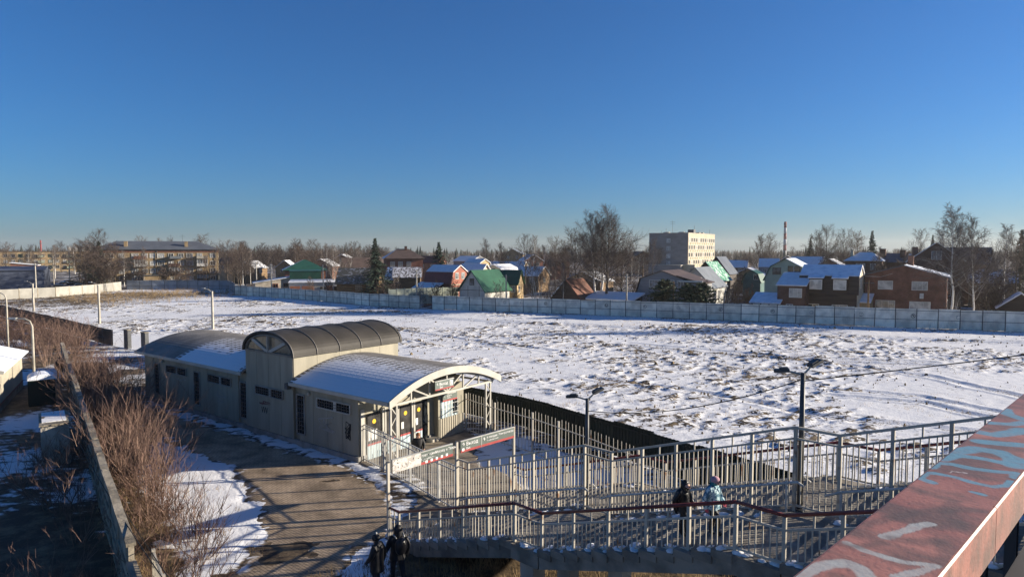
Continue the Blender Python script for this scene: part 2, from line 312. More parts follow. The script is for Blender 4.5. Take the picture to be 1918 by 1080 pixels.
# ---------------------------------------------------------------- mesh helpers
class MB:
    def __init__(s): s.v, s.f, s.m = [], [], []
    def add(s, vs, fs, mi=0):
        n = len(s.v); s.v += [tuple(p) for p in vs]; s.f += [tuple(n + i for i in f) for f in fs]; s.m += [mi] * len(fs); return s
    def box(s, c, d, mi=0, rz=0.0):
        x, y, z = d[0] / 2, d[1] / 2, d[2] / 2; ca, sa = math.cos(rz), math.sin(rz)
        vs = [(c[0] + i * x * ca - j * y * sa, c[1] + i * x * sa + j * y * ca, c[2] + k * z) for k in (-1, 1) for i, j in ((-1, -1), (1, -1), (1, 1), (-1, 1))]
        return s.add(vs, [(3, 2, 1, 0), (4, 5, 6, 7), (0, 1, 5, 4), (1, 2, 6, 5), (2, 3, 7, 6), (3, 0, 4, 7)], mi)
    def bar(s, p, q, w, h, mi=0):
        p, q = Vector(p), Vector(q); d = (q - p).normalized()
        sd_ = d.cross(Vector((0, 0, 1)))
        if sd_.length < 1e-4: sd_ = Vector((1, 0, 0))
        sd_.normalize(); up = sd_.cross(d)
        vs = [e + sd_ * (i * w / 2) + up * (j * h / 2) for e in (p, q) for i, j in ((-1, -1), (1, -1), (1, 1), (-1, 1))]
        return s.add(vs, [(0, 1, 2, 3), (7, 6, 5, 4), (1, 0, 4, 5), (2, 1, 5, 6), (3, 2, 6, 7), (0, 3, 7, 4)], mi)
    def tube(s, pts, rad, n=6, mi=0, cap=True):
        pts = [Vector(p) for p in pts]; base = len(s.v); k = len(pts); u = None
        for i, p in enumerate(pts):
            d = (pts[min(i + 1, k - 1)] - pts[max(i - 1, 0)])
            if d.length < 1e-9: d = Vector((0, 0, 1))
            d.normalize()
            if u is None: u = d.orthogonal().normalized()
            else:
                u = u - d * u.dot(d)
                u = u.normalized() if u.length > 1e-6 else d.orthogonal().normalized()
            w = d.cross(u); r = rad[i] if isinstance(rad, (list, tuple)) else rad
            for a in range(n):
                t = 2 * math.pi * a / n; s.v.append(tuple(p + (u * math.cos(t) + w * math.sin(t)) * r))
        for i in range(k - 1):
            for a in range(n):
                b2 = (a + 1) % n; s.f.append((base + i * n + a, base + i * n + b2, base + (i + 1) * n + b2, base + (i + 1) * n + a)); s.m.append(mi)
        if cap and n > 2:
            s.f.append(tuple(base + a for a in reversed(range(n)))); s.f.append(tuple(base + (k - 1) * n + a for a in range(n))); s.m += [mi, mi]
        return s
    def prism(s, poly, a0, a1, axis='y', mi=0):
        """poly: list of (p, z), extruded along the axis from a0 to a1."""
        n = len(poly); f = (lambda p, z, a: (p, a, z)) if axis == 'y' else (lambda p, z, a: (a, p, z)) if axis == 'x' else (lambda p, z, a: (p, z, a))
        vs = [f(p, z, a0) for p, z in poly] + [f(p, z, a1) for p, z in poly]
        fs = [tuple(range(n)), tuple(reversed(range(n, 2 * n)))] + [((i + 1) % n, i, n + i, n + (i + 1) % n) for i in range(n)]
        return s.add(vs, fs, mi)
    def slab(s, pts, t, mi=0):
        pts = [Vector(p) for p in pts]; nrm = (pts[1] - pts[0]).cross(pts[2] - pts[0]).normalized()
        if nrm.z < 0: nrm = -nrm
        n = len(pts); vs = pts + [p + nrm * t for p in pts]
        return s.add(vs, [tuple(reversed(range(n))), tuple(range(n, 2 * n))] + [(i, (i + 1) % n, n + (i + 1) % n, n + i) for i in range(n)], mi)
    def sphere(s, c, r, n=8, mi=0, sc=(1, 1, 1)):
        base = len(s.v); rows = max(4, n // 2 + 1)
        vs = [(c[0], c[1], c[2] - r * sc[2])]
        for i in range(1, rows):
            t = math.pi * i / rows
            for a in range(n):
                q = 2 * math.pi * a / n; vs.append((c[0] + r * sc[0] * math.sin(t) * math.cos(q), c[1] + r * sc[1] * math.sin(t) * math.sin(q), c[2] - r * sc[2] * math.cos(t)))
        vs.append((c[0], c[1], c[2] + r * sc[2])); fs = []
        for a in range(n):
            b2 = (a + 1) % n; fs.append((0, 1 + b2, 1 + a)); e = 1 + (rows - 2) * n; fs.append((e + a, e + b2, len(vs) - 1))
            for i in range(rows - 2): fs.append((1 + i * n + a, 1 + i * n + b2, 1 + (i + 1) * n + b2, 1 + (i + 1) * n + a))
        return s.add(vs, fs, mi)
    def mesh(s, name, mats, smooth=False, fix=True):
        me = bpy.data.meshes.new(name); me.from_pydata(s.v, [], s.f)
        for q in (mats if isinstance(mats, (list, tuple)) else [mats]):
            if q: me.materials.append(q)
        if any(s.m): me.polygons.foreach_set('material_index', s.m)
        if smooth: me.polygons.foreach_set('use_smooth', [True] * len(s.f))
        if fix:
            import bmesh
            bm = bmesh.new(); bm.from_mesh(me); bmesh.ops.recalc_face_normals(bm, faces=bm.faces); bm.to_mesh(me); bm.free()
        me.update(); return me
    def build(s, name, mats, parent=None, loc=(0, 0, 0), rz=0.0, smooth=False, fix=True):
        return put(name, s.mesh(name, mats, smooth, fix), parent, loc, rz)

def put(name, me, parent=None, loc=(0, 0, 0), rz=0.0, rot=None, scale=None):
    o = bpy.data.objects.new(name, me); COL.objects.link(o)
    o.location = loc; o.rotation_euler = rot if rot else (0, 0, rz)
    if scale: o.scale = scale if isinstance(scale, (list, tuple)) else (scale,) * 3
    if parent: o.parent = parent
    return o
def tag(o, label, cat, group=None):
    o['label'] = label; o['category'] = cat
    if group: o['group'] = group
    return o
def thing(name, label, cat, loc=(0, 0, 0), rz=0.0, group=None):
    o = bpy.data.objects.new(name, None); o.empty_display_size = 0.2; COL.objects.link(o)
    o.location = loc; o.rotation_euler = (0, 0, rz); return tag(o, label, cat, group)
def struct(o): o['kind'] = 'structure'; return o
def stuff(o): o['kind'] = 'stuff'; return o
def copy_thing(root, loc, rz, label, group=None, scale=1.0):
    r = root.copy(); COL.objects.link(r); r.location = loc; r.rotation_euler = (0, 0, rz); r.scale = (scale,) * 3; r['label'] = label
    if group: r['group'] = group
    for ch in list(root.children):
        c = ch.copy(); COL.objects.link(c); c.parent = r
        for g in list(ch.children):
            d = g.copy(); COL.objects.link(d); d.parent = c
    return r
CACHE = {}
def boxm(sx, sy, sz, m, up=False):
    """Shared box mesh; with up=True its foot is at z=0."""
    k = ('b', round(sx, 3), round(sy, 3), round(sz, 3), m.name, up)
    if k not in CACHE: CACHE[k] = MB().box((0, 0, sz / 2 if up else 0), (sx, sy, sz)).mesh('box', m)
    return CACHE[k]
def at(px, Y): return (px - 959.0) / FPX * Y         # sideways metres of a spot seen at column px and Y metres ahead
def zy(py, Y): return CAM_H - (py - 470.0) / FPX * Y  # its height

def text(body, size, m, parent, loc, rot=(math.pi / 2, 0, 0), name='lettering', align='LEFT'):
    c = bpy.data.curves.new('t', 'FONT'); c.body = body; c.size = size; c.extrude = 0.003; c.align_x = align; c.resolution_u = 3
    o = bpy.data.objects.new('t', c); COL.objects.link(o)
    dg = bpy.context.evaluated_depsgraph_get(); me = bpy.data.meshes.new_from_object(o.evaluated_get(dg))
    bpy.data.objects.remove(o); bpy.data.curves.remove(c); me.materials.clear(); me.materials.append(m)
    return put(name, me, parent, loc, rot=rot)

def corr(w, h, m, pitch=0.2, amp=0.035, th=0.012):
    k = ('c', round(w, 3), round(h, 3), m.name, pitch)
    if k in CACHE: return CACHE[k]
    xs, x = [(-w / 2, 0)], -w / 2
    prof = [(0.28, 0), (0.38, -amp), (0.78, -amp), (0.88, 0)]
    n = int(w / pitch)
    for i in range(n):
        for t, y in prof: xs.append((-w / 2 + (i + t) * w / n, y))
    xs.append((w / 2, 0)); b = MB(); N = len(xs)
    vs = [(p, y, 0) for p, y in xs] + [(p, y, h) for p, y in xs] + [(p, y + th, 0) for p, y in xs] + [(p, y + th, h) for p, y in xs]
    fs = []
    for i in range(N - 1):
        fs += [(i, i + 1, N + i + 1, N + i), (2 * N + i + 1, 2 * N + i, 3 * N + i, 3 * N + i + 1), (N + i, N + i + 1, 3 * N + i + 1, 3 * N + i)]
    b.add(vs, fs); CACHE[k] = b.mesh('sheet', m, fix=False); return CACHE[k]

# vectorised value noise
def _h(ix, iy, seed):
    h = (ix.astype(np.int64) * 374761393 + iy.astype(np.int64) * 668265263 + seed * 974634777) & 0xffffffff
    h = ((h ^ (h >> 13)) * 1274126177) & 0xffffffff
    return ((h ^ (h >> 16)) & 0xffff) / 65535.0
def vn(x, y, seed=0):
    ix, iy = np.floor(x), np.floor(y); fx, fy = x - ix, y - iy; fx = fx * fx * (3 - 2 * fx); fy = fy * fy * (3 - 2 * fy)
    a, b_, c, d = _h(ix, iy, seed), _h(ix + 1, iy, seed), _h(ix, iy + 1, seed), _h(ix + 1, iy + 1, seed)
    return (a * (1 - fx) + b_ * fx) * (1 - fy) + (c * (1 - fx) + d * fx) * fy
def fbm(x, y, o=4, seed=0):
    s, a, t = 0, 0.5, 0
    for i in range(o): s = s + a * vn(x * 2 ** i + 17.3 * i, y * 2 ** i - 9.1 * i, seed + i); t += a; a *= 0.5
    return s / t
def sstep(v, a, b_): t = np.clip((v - a) / (b_ - a), 0, 1); return t * t * (3 - 2 * t)
def inpoly(x, y, poly):
    r = np.zeros(x.shape, bool); n = len(poly)
    for i in range(n):
        x0, y0 = poly[i]; x1, y1 = poly[(i + 1) % n]
        c = ((y0 > y) != (y1 > y)) & (x < (x1 - x0) * (y - y0) / (y1 - y0 + 1e-12) + x0); r ^= c
    return r
def dline(x, y, pts):
    d = np.full(x.shape, 1e9)
    for (x0, y0), (x1, y1) in zip(pts[:-1], pts[1:]):
        dx, dy = x1 - x0, y1 - y0; t = np.clip(((x - x0) * dx + (y - y0) * dy) / (dx * dx + dy * dy), 0, 1)
        d = np.minimum(d, np.hypot(x - x0 - t * dx, y - y0 - t * dy))
    return d
def sheet_from_grid(name, X, Y, Z, S, keep, m):
    ny, nx = X.shape; idx = np.full(X.size, -1, np.int64)
    q = np.stack([np.arange(ny - 1)[:, None] * nx + np.arange(nx - 1)[None, :]], 0)[0].ravel()
    kq = (keep[:-1, :-1] | keep[1:, :-1] | keep[:-1, 1:] | keep[1:, 1:]).ravel(); q = q[kq]
    F = np.stack([q, q + 1, q + nx + 1, q + nx], 1); used = np.unique(F); idx[used] = np.arange(len(used)); F = idx[F]
    me = bpy.data.meshes.new(name); me.vertices.add(len(used)); me.loops.add(F.size); me.polygons.add(len(F))
    co = np.stack([X.ravel()[used], Y.ravel()[used], Z.ravel()[used]], 1).astype(np.float32)
    me.vertices.foreach_set('co', co.ravel()); me.loops.foreach_set('vertex_index', F.ravel().astype(np.int32))
    me.polygons.foreach_set('loop_start', np.arange(0, F.size, 4, dtype=np.int32)); me.polygons.foreach_set('loop_total', np.full(len(F), 4, np.int32))
    a = me.attributes.new('soil', 'FLOAT', 'POINT'); a.data.foreach_set('value', S.ravel()[used].astype(np.float32))
    me.polygons.foreach_set('use_smooth', np.ones(len(F), bool)); me.materials.append(m); me.update(calc_edges=True); me.validate()
    return put(name, me)

# ---------------------------------------------------------------- layout lines shared by several builders
C0 = Vector((-7.2225, 30.69, 0)); ST_ANG = math.atan2(-0.60924, 0.79299)
def ST(x, y, z=0.0):                              # station frame: x along the building towards the stairs, y away from the path
    c, s = math.cos(ST_ANG), math.sin(ST_ANG); return Vector((C0.x + x * c - y * s, C0.y + x * s + y * c, z))
S0 = Vector((-4.288, 22.593, 0)); SA = -0.773
SU = Vector((math.cos(SA), math.sin(SA), 0)); SV = Vector((-SU.y, SU.x, 0))
def SUV(u, v, z=0.0): return S0 + SU * u + SV * v + Vector((0, 0, z))
GREEN = [(-120, 137), (-78.8, 101.5), (-56.9, 82.5), (-44.0, 70.9), (-33.6, 63.3), (-18.5, 52.0), (-3.1, 40.5), (1.2, 36.8), (4.4, 32.5), (7.6, 28.3), (9.7, 25.4), (11.0, 23.3), (17.0, 15.0), (26, 4)]
FAR = [(-63.4, 151.1), (-57.0, 146.5), (-38.3, 132.2), (-26.2, 121.0), (-16.1, 114.6), (-3.4, 109.2), (6.8, 105.7), (15.7, 101.8), (25.0, 97.6), (32.4, 94.6), (41.6, 90.0), (48.5, 87.0), (64.2, 81.0), (95, 69)]
WALL = [(-38.5, 56.3), (-33.8, 49.8), (-20.5, 31.5), (-10.2, 17.3), (-3.2, 7.6)]

# ---------------------------------------------------------------- ground
g = MB(); g.add([(-2600, -120, -0.45), (2600, -120, -0.45), (2600, 2600, -0.45), (-2600, 2600, -0.45)], [(0, 1, 2, 3)])
go = struct(g.build('ground', m_town))
a = go.data.attributes.new('soil', 'FLOAT', 'POINT'); a.data.foreach_set('value', [0.62] * 4)

def build_field():
    ys = [20.0]
    while ys[-1] < 178: ys.append(ys[-1] + max(0.10, 0.0036 * ys[-1]))
    ys = np.array(ys); xs = np.arange(-112, 96, 0.2)
    X, Y = np.meshgrid(xs, ys)
    poly = [(-120, 136)] + GREEN[1:] + [(95, 5)] + [(p[0], p[1]) for p in reversed(FAR)] + [(-72.6, 170), (-87.5, 172), (-99.3, 170), (-97.6, 150), (-104, 134), (-110, 128)]
    keep = inpoly(X, Y, poly)
    rot = -0.5; wx = 1.6 * (fbm(X / 5, Y / 5, 2, 13) - .5); wy = 1.6 * (fbm(X / 5 + 40, Y / 5, 2, 14) - .5)
    U_ = (X + wx) * math.cos(rot) - (Y + wy) * math.sin(rot); V_ = (X + wx) * math.sin(rot) + (Y + wy) * math.cos(rot)
    broad = fbm(X / 16, Y / 16, 3, 3) - 0.5
    patch = sstep(0.65 * fbm(X / 17 + 3, Y / 12, 4, 9) + 0.35 * fbm(X / 5, Y / 3.5, 3, 19), 0.43, 0.57)
    c1 = fbm(U_ / 0.7, V_ / 0.42, 3, 21); med = fbm(U_ / 2.0, V_ / 0.8, 4, 33); big = fbm(U_ / 7.5, V_ / 3.2, 3, 35)
    lump = np.clip(c1 - 0.50, 0, 1); rid = np.clip(med - 0.47, -0.12, 1)
    Z = 0.22 * broad + (0.10 + 0.85 * patch) * (0.56 * lump + 0.27 * rid) + 0.14 * np.clip(big - 0.52, 0, 1) + 0.035 * fbm(X / 0.42, Y / 0.42, 2, 5)
    S = 0.03 + 0.33 * patch * sstep(c1 * 0.6 + med * 0.4, 0.50, 0.60) + (0.08 + 0.16 * patch) * sstep(c1 * 0.7 + big * 0.3, 0.56, 0.68) + 0.14 * sstep(fbm(X / 4, Y / 3, 4, 51), 0.50, 0.66) + 0.10 * patch
    dl = np.hypot((X + 92) / 26, (Y - 138) / 26); S += 0.50 * sstep(1.25 - dl, 0.0, 0.75) * (0.45 + fbm(X / 2, Y / 2, 3, 61))      # rough brown corner by the white fence
    S += 0.42 * sstep(1 - np.hypot((X + 72) / 32, (Y - 152) / 9), 0, 0.7) * (0.4 + fbm(X / 2, Y / 2, 3, 62))
    S += 0.16 * sstep(1 - np.hypot((X + 40) / 34, (Y - 112) / 30), 0, 0.8)
    smooth = sstep(6.0 - dline(X, Y, GREEN), 0, 4.5); Z *= 1 - 0.8 * smooth; S -= 0.26 * smooth          # wind-smoothed strip behind the green fence
    far = dline(X, Y, FAR); Z *= 1 - 0.5 * sstep(3.5 - far, 0, 3); S += 0.40 * sstep(1.3 - far, 0, 0.9)
    for pts, w in (([(12.5, 70), (20, 64.5), (26, 60), (37, 57)], 0.55), ([(12.8, 71.6), (20.4, 66), (26.6, 61.6), (37.5, 58.6)], 0.5), ([(-30, 112), (-10, 96), (14, 86), (40, 76), (70, 66)], 0.5),
                   ([(-30, 114), (-10, 98), (14, 88), (40, 78), (70, 68)], 0.5), ([(6, 52), (14, 46), (19, 39), (26, 36)], 0.4), ([(24, 64), (33, 52), (36, 40), (44, 30)], 0.45), ([(21, 46), (27, 43), (29, 38), (34, 37)], 0.35), ([(23, 47.5), (28, 45), (30.5, 39.5), (35, 38.5)], 0.35), ([(-52, 96), (-36, 92), (-14, 82), (4, 66)], 0.45)):
        d = dline(X + 0.9 * (fbm(X / 2.5, Y / 2.5, 3, 71) - .5), Y, pts); k = np.exp(-(d / w) ** 2); Z -= 0.07 * k; Z += 0.06 * np.exp(-((d - 2 * w) / (0.6 * w)) ** 2); S += 0.24 * k
    return struct(sheet_from_grid('snow_field', X, Y, Z + 0.02, S, keep, m_field))
build_field()

SNOWPATCH = [(-18.5, 34.0), (-13.4, 30.4), (-11.6, 28.2), (-9.6, 25.2), (-8.8, 22.6), (-8.9, 20.4), (-10.0, 19.4), (-11.4, 21.6), (-13.2, 24.6), (-16.4, 28.8)]
PATH = [(-36, 52.5), (-28.5, 49.5), tuple(ST(-21.9, 0.6)[:2]), tuple(ST(-21.9, -0.75)[:2]), tuple(ST(-10, -0.7)[:2]), tuple(ST(0.1, -0.65)[:2]), (-4.9, 26.6), (-4.0, 23.5), tuple(SUV(-0.1, 0.1)[:2]), tuple(SUV(-0.1, -1.2)[:2]), tuple(SUV(2.5, -4.0)[:2]), tuple(SUV(8, -10)[:2]), tuple(SUV(14, -15)[:2]), (1.0, 4.0), (-5.0, 10.0), (-8.6, 18.5), (-8.9, 21.5), (-9.6, 24.5), (-11.3, 27.6), (-13.6, 30.4), (-18.6, 34.8), (-23.2, 39.6), (-28, 44.5)]
def inside(X, Y, poly):
    """Signed distance in metres, positive inside the outline."""
    d = dline(X, Y, list(poly) + [poly[0]]); return np.where(inpoly(X, Y, poly), d, -d)
def build_yard():
    ys = [7.0]
    while ys[-1] < 74: ys.append(ys[-1] + max(0.12, 0.0045 * ys[-1]))
    xs = np.arange(-62, 27, 0.2); X, Y = np.meshgrid(xs, np.array(ys))
    poly = [(-62, 84)] + GREEN[3:] + [(26, 0), (-62, 0)]
    keep = inpoly(X, Y, [(p[0] + 0.25, p[1] + 0.25) for p in poly])
    n1 = fbm(X / 3.5, Y / 3.5, 4, 101); n2 = fbm(X / 1.1, Y / 1.1, 4, 103); n3 = fbm(X / 9, Y / 9, 3, 107); n4 = fbm(X / 0.45, Y / 0.45, 2, 109)
    Z = -0.10 + 0.10 * n1 + 0.07 * n2 + 0.03 * n4
    wd = dline(X, Y, WALL); side = (X + 20.5) * (17.3 - 31.5) - (Y - 31.5) * (-10.2 + 20.5)      # >0 left of the wall
    left = side > 0
    S = np.where(left, 0.44 + 1.1 * (n1 - 0.45) + 0.9 * (n3 - 0.45), 0.52 + 0.9 * (n1 - 0.5))
    S = np.where(~left, np.maximum(S, 0.75 * sstep(3.8 - wd, 0, 1.2)), S)
    def lay(poly_, val, soft=0.8):
        nonlocal S
        k = sstep(inside(X, Y, poly_) + 1.6 * (n2 - .5) + 0.5 * (n4 - .5), -soft * .5, soft * .5); S = S * (1 - k) + val * k; return k
    k = lay(SNOWPATCH, 0.05 + 0.75 * (n2 - 0.42)); Z = Z + 0.07 * k
    lay([tuple(SUV(a_, b_)[:2]) for a_, b_ in ((1, -3.5), (32, -14), (32, 9), (1, 6.4))], 0.95 + 0.3 * (n2 - 0.5))
    lay([tuple(SUV(a_, b_)[:2]) for a_, b_ in ((-0.4, -0.2), (-0.4, -2.4), (4.5, -5.5), (5, -4.0), (1.5, -1.0))], 0.2 + 0.6 * (n2 - 0.5))
    lay([(-1.4, 34.0), (-1.7, 30.7), (0.7, 27.7), (4.4, 24.8), (9.5, 23.5), (5.2, 28.6), (0.5, 35.6)], 0.16 + 1.1 * (n2 - 0.45) + 0.7 * (n1 - .5))
    k = lay([tuple(ST(a_, b_)[:2]) for a_, b_ in ((-22, 0), (-22, -0.8), (0, -0.75), (4.5, -1.6), (5.2, -0.2), (1.5, 0.3), (0, 0))], 0.25 + 1.0 * (n2 - 0.42), .4); Z = Z + 0.08 * k
    lay([tuple(ST(a_, b_)[:2]) for a_, b_ in ((-22, 0), (-22, 9), (-34, 10), (-36, -4), (-24, -4))], 0.62 + 1.4 * (n1 - 0.5))
    return struct(sheet_from_grid('yard_ground', X, Y, Z, S, keep, m_yard))
build_yard()
def path_mat():
    """Concrete pavers showing through dirt and trodden snow, which thicken towards the edges of the path."""
    m = brick_mat('path_pavers', (0.36, 0.275, 0.19), (0.30, 0.23, 0.16), (0.17, 0.13, 0.088), bw=0.40, bh=0.11, msize=0.014, rz=R(41), swap=True, dirt=0.35); nt = m.node_tree; N = nt.nodes; b = N['Principled BSDF']; src = b.inputs['Base Color'].links[0].from_socket
    tc = N.new('ShaderNodeTexCoord'); at_ = N.new('ShaderNodeAttribute'); at_.attribute_name = 'soil'
    def noise(sc_, d): n = N.new('ShaderNodeTexNoise'); n.inputs['Scale'].default_value = sc_; n.inputs['Detail'].default_value = d; nt.links.new(tc.outputs['Object'], n.inputs['Vector']); return n.outputs['Fac']
    def rng(o, a, c): r = N.new('ShaderNodeMapRange'); r.inputs['From Min'].default_value = a; r.inputs['From Max'].default_value = c; nt.links.new(o, r.inputs['Value']); return r.outputs['Result']
    ad = N.new('ShaderNodeMath'); ad.operation = 'MULTIPLY_ADD'; ad.inputs[1].default_value = 1.6; nt.links.new(noise(1.3, 6), ad.inputs[0]); nt.links.new(at_.outputs['Fac'], ad.inputs[2])
    x1 = N.new('ShaderNodeMix'); x1.data_type = 'RGBA'; x1.inputs['A'].default_value = (0.10, 0.075, 0.05, 1); x1.inputs['B'].default_value = (*SNOW, 1); nt.links.new(rng(noise(2.1, 5), 0.52, 0.58), x1.inputs['Factor'])
    x2 = N.new('ShaderNodeMix'); x2.data_type = 'RGBA'; nt.links.new(rng(ad.outputs[0], 0.95, 1.2), x2.inputs['Factor']); nt.links.new(x1.outputs['Result'], x2.inputs['A']); nt.links.new(src, x2.inputs['B']); nt.links.new(x2.outputs['Result'], b.inputs['Base Color'])
    return m
def build_path():
    X, Y = np.meshgrid(np.arange(-37, 7, 0.16), np.arange(3.5, 53, 0.16)); d = inside(X, Y, PATH) + 0.5 * (fbm(X / 0.9, Y / 0.9, 3, 131) - .5)
    return struct(sheet_from_grid('path', X, Y, 0.03 - 0.05 * sstep(-d + .3, 0, .4) + 0.012 * fbm(X / 1.5, Y / 1.5, 2, 133), np.clip(d / 1.1, -.2, 1.0), d > 0, path_mat()))
build_path()

def ragged(name, poly, z, m, step=0.35, jit=0.22, seed=1):
    rnd = random.Random(seed); pts = []
    for i, p in enumerate(poly):
        q = poly[(i + 1) % len(poly)]; L_ = math.dist(p, q); n = max(1, int(L_ / step))
        for k in range(n):
            t = k / n; j = 0 if k == 0 else 1
            pts.append((p[0] + (q[0] - p[0]) * t + j * rnd.uniform(-jit, jit), p[1] + (q[1] - p[1]) * t + j * rnd.uniform(-jit, jit), z))
    b = MB(); n = len(pts); b.add(pts + [(x, y, z - 0.25) for x, y, _ in pts], [tuple(range(n))] + [(i, (i + 1) % n, n + (i + 1) % n, n + i) for i in range(n)])
    return struct(b.build(name, m))
ragged('forecourt', [ST(0.02, -0.2)[:2], ST(0.02, 7.4)[:2], (-1.7, 34.6), (-1.9, 32.2), (-1.6, 30.4), (-0.4, 29.2), (0.3, 27.6), SUV(0.3, 6.4)[:2], SUV(0.3, 0.15)[:2], SUV(-0.2, 0.2)[:2], (-3.6, 26.4), (-6.9, 30.2)], 0.075, m_slabs, step=0.2, jit=0.14, seed=5)

# ---------------------------------------------------------------- station building
def build_station():
    t = thing('station_building', 'long beige station pavilion with vaulted snowy roof and open truss porch', 'station', C0, ST_ANG)
    EAVE, RISE, YC, HW = 3.25, 1.0, 3.6, 3.95
    zr = lambda y: EAVE + RISE * (1 - ((y - YC) / HW) ** 2)
    arc = [YC - HW + 2 * HW * i / 28 for i in range(29)]
    core = MB(); core.box((-10.95, 3.55, 1.6), (21.5, 6.9, 3.2)); wall = core.build('wall', m_wall, t)
    # end walls under the vault
    for x0, x1 in ((-21.86, -21.74), (-0.26, -0.14)):
        MB().prism([(0.12, 3.2)] + [(y, zr(y) - 0.06) for y in arc if 0.12 < y < 7.0] + [(6.98, 3.2)], x0, x1, 'x').build('gable_wall', m_wall, t)
    MB().box((-10.95, 3.55, 0.16), (22.0, 7.3, 0.32)).build('plinth', m_plinth, t)
    # cladding panels, long side then ends
    n = 19; w = 21.9 / n
    for i in range(n):
        x = -21.9 + w * (i + 0.5)
        if -9.4 - w / 2 < x < -5.0 + w / 2: continue
        put('panel', boxm(w - 0.018, 0.1, 2.88, m_wall), wall, (x, 0.05 + random.uniform(-0.004, 0.004), 1.77))
    for x in (-21.93, 0.0):
        for i in range(6):
            put('panel', boxm(0.1, 7.1 / 6 - 0.018, 2.88, m_wall), wall, (x - 0.05 if x == 0 else x, 7.1 / 6 * (i + 0.5), 1.77))
    # tall central block with barrel roof
    blk = MB().box((-7.2, 3.54, 2.28), (4.3, 7.1, 4.55)).build('tower_block', m_wall, t)
    for i in range(4): put('panel', boxm(1.1 - 0.02, 0.08, 4.2, m_wall), blk, (-9.4 + 1.1 * (i + 0.5), -0.06, 2.45))
    for i in range(5):
        put('panel', boxm(0.06, 7.2 / 5 - 0.015, 1.5, m_wall), blk, (-5.0, -0.06 + 7.2 / 5 * (i + 0.5), 3.8))
        put('panel', boxm(0.06, 7.2 / 5 - 0.015, 1.5, m_wall), blk, (-9.4, -0.06 + 7.2 / 5 * (i + 0.5), 3.8))
    BW, BR, BX, BZ = 2.36, 1.17, -7.2, 4.56
    ang = [math.pi * i / 24 for i in range(25)]
    bz = lambda a_, k=0.0: (BX - (BW + k) * math.cos(a_), BZ + (BR + k) * math.sin(a_) ** 0.9)
    outer = [bz(a_) for a_ in ang]; inner = [bz(a_, -0.1) for a_ in reversed(ang)]
    bar_ = MB(); P = outer + inner; k = len(P); m_ = len(outer)
    vs = [(x, -0.2, z) for x, z in P] + [(x, 7.35, z) for x, z in P]; fs = []
    for i in range(m_ - 1):
        j = k - 1 - i; fs += [(i, i + 1, j - 1, j), (k + i, k + i + 1, k + j - 1, k + j), (i, i + 1, k + i + 1, k + i), (j, j - 1, k + j - 1, k + j)]
    bar_.add(vs, fs + [(0, k - 1, 2 * k - 1, k), (m_ - 1, m_, k + m_, k + m_ - 1)])
    br = bar_.build('barrel_roof', m_felt, t)
    for y in (-0.17, 1.3, 2.78, 4.25, 5.72, 7.2):
        MB().tube([(bz(a_, 0.012)[0], y, bz(a_, 0.012)[1]) for a_ in ang], 0.032, 5).build('seam', m_seam, br)
    MB().prism([bz(a_, -0.11) for a_ in ang], 7.05, 7.2, 'y').build('end_wall', m_wall, br)
    # fan light in the front of the barrel: glazing split by radial bars
    lun = MB().prism([bz(a_, -0.2) for a_ in ang], -0.02, 0.02, 'y').build('fanlight', mat('fan_glass', (0.15, 0.145, 0.115), 0.12, 0.45, 1.6, spec=0.6), t)
    rim = MB(); rim.tube([(bz(a_, -0.2)[0], -0.06, bz(a_, -0.2)[1]) for a_ in ang], 0.07, 6); rim.build('fan_frame', m_seam, lun)
    for a_ in (math.pi * 0.24, math.pi * 0.5, math.pi * 0.76):
        MB().bar((BX, -0.07, BZ + 0.05), (bz(a_, -0.22)[0], -0.07, bz(a_, -0.22)[1]), 0.06, 0.17).build('glazing_bar', m_trim, lun)
    MB().box((BX, -0.08, BZ + 0.03), (4.4, 0.1, 0.1)).build('fan_sill', m_seam, lun)
    # vault roofs
    def vault(x0, x1, mt):
        up = [(y, zr(y) + 0.10) for y in arc]; lo = [(y, zr(y)) for y in reversed(arc)]
        b = MB(); Q = up + lo; k2 = len(Q); m2 = len(up); vs2 = [(x0, y, z) for y, z in Q] + [(x1, y, z) for y, z in Q]; f2 = []
        for i in range(m2 - 1):
            j = k2 - 1 - i; f2 += [(i, i + 1, j - 1, j), (k2 + i, k2 + i + 1, k2 + j - 1, k2 + j), (i, i + 1, k2 + i + 1, k2 + i), (j, j - 1, k2 + j - 1, k2 + j)]
        b.add(vs2, f2 + [(0, k2 - 1, 2 * k2 - 1, k2), (m2 - 1, m2, k2 + m2, k2 + m2 - 1)])
        r_ = b.build('vault_roof', mt, t)
        MB().box(((x0 + x1) / 2, YC - HW - 0.03, EAVE + 0.0), (x1 - x0, 0.07, 0.17)).build('eaves_board', m_trim, r_)
        MB().box(((x0 + x1) / 2, YC + HW + 0.03, EAVE + 0.0), (x1 - x0, 0.07, 0.17)).build('eaves_board', m_trim, r_)
        return r_
    vault(-22.5, -9.46, vault_mat('vault_snow_left', (0.19, 0.175, 0.155), 0.5, 3.4, -17.2, -9.4, 4.0))
    rr = vault(-4.94, 2.5, vault_mat('vault_snow_right', (0.19, 0.175, 0.155), 1.5, 3.9, -5.2, 3.4, 9.0))
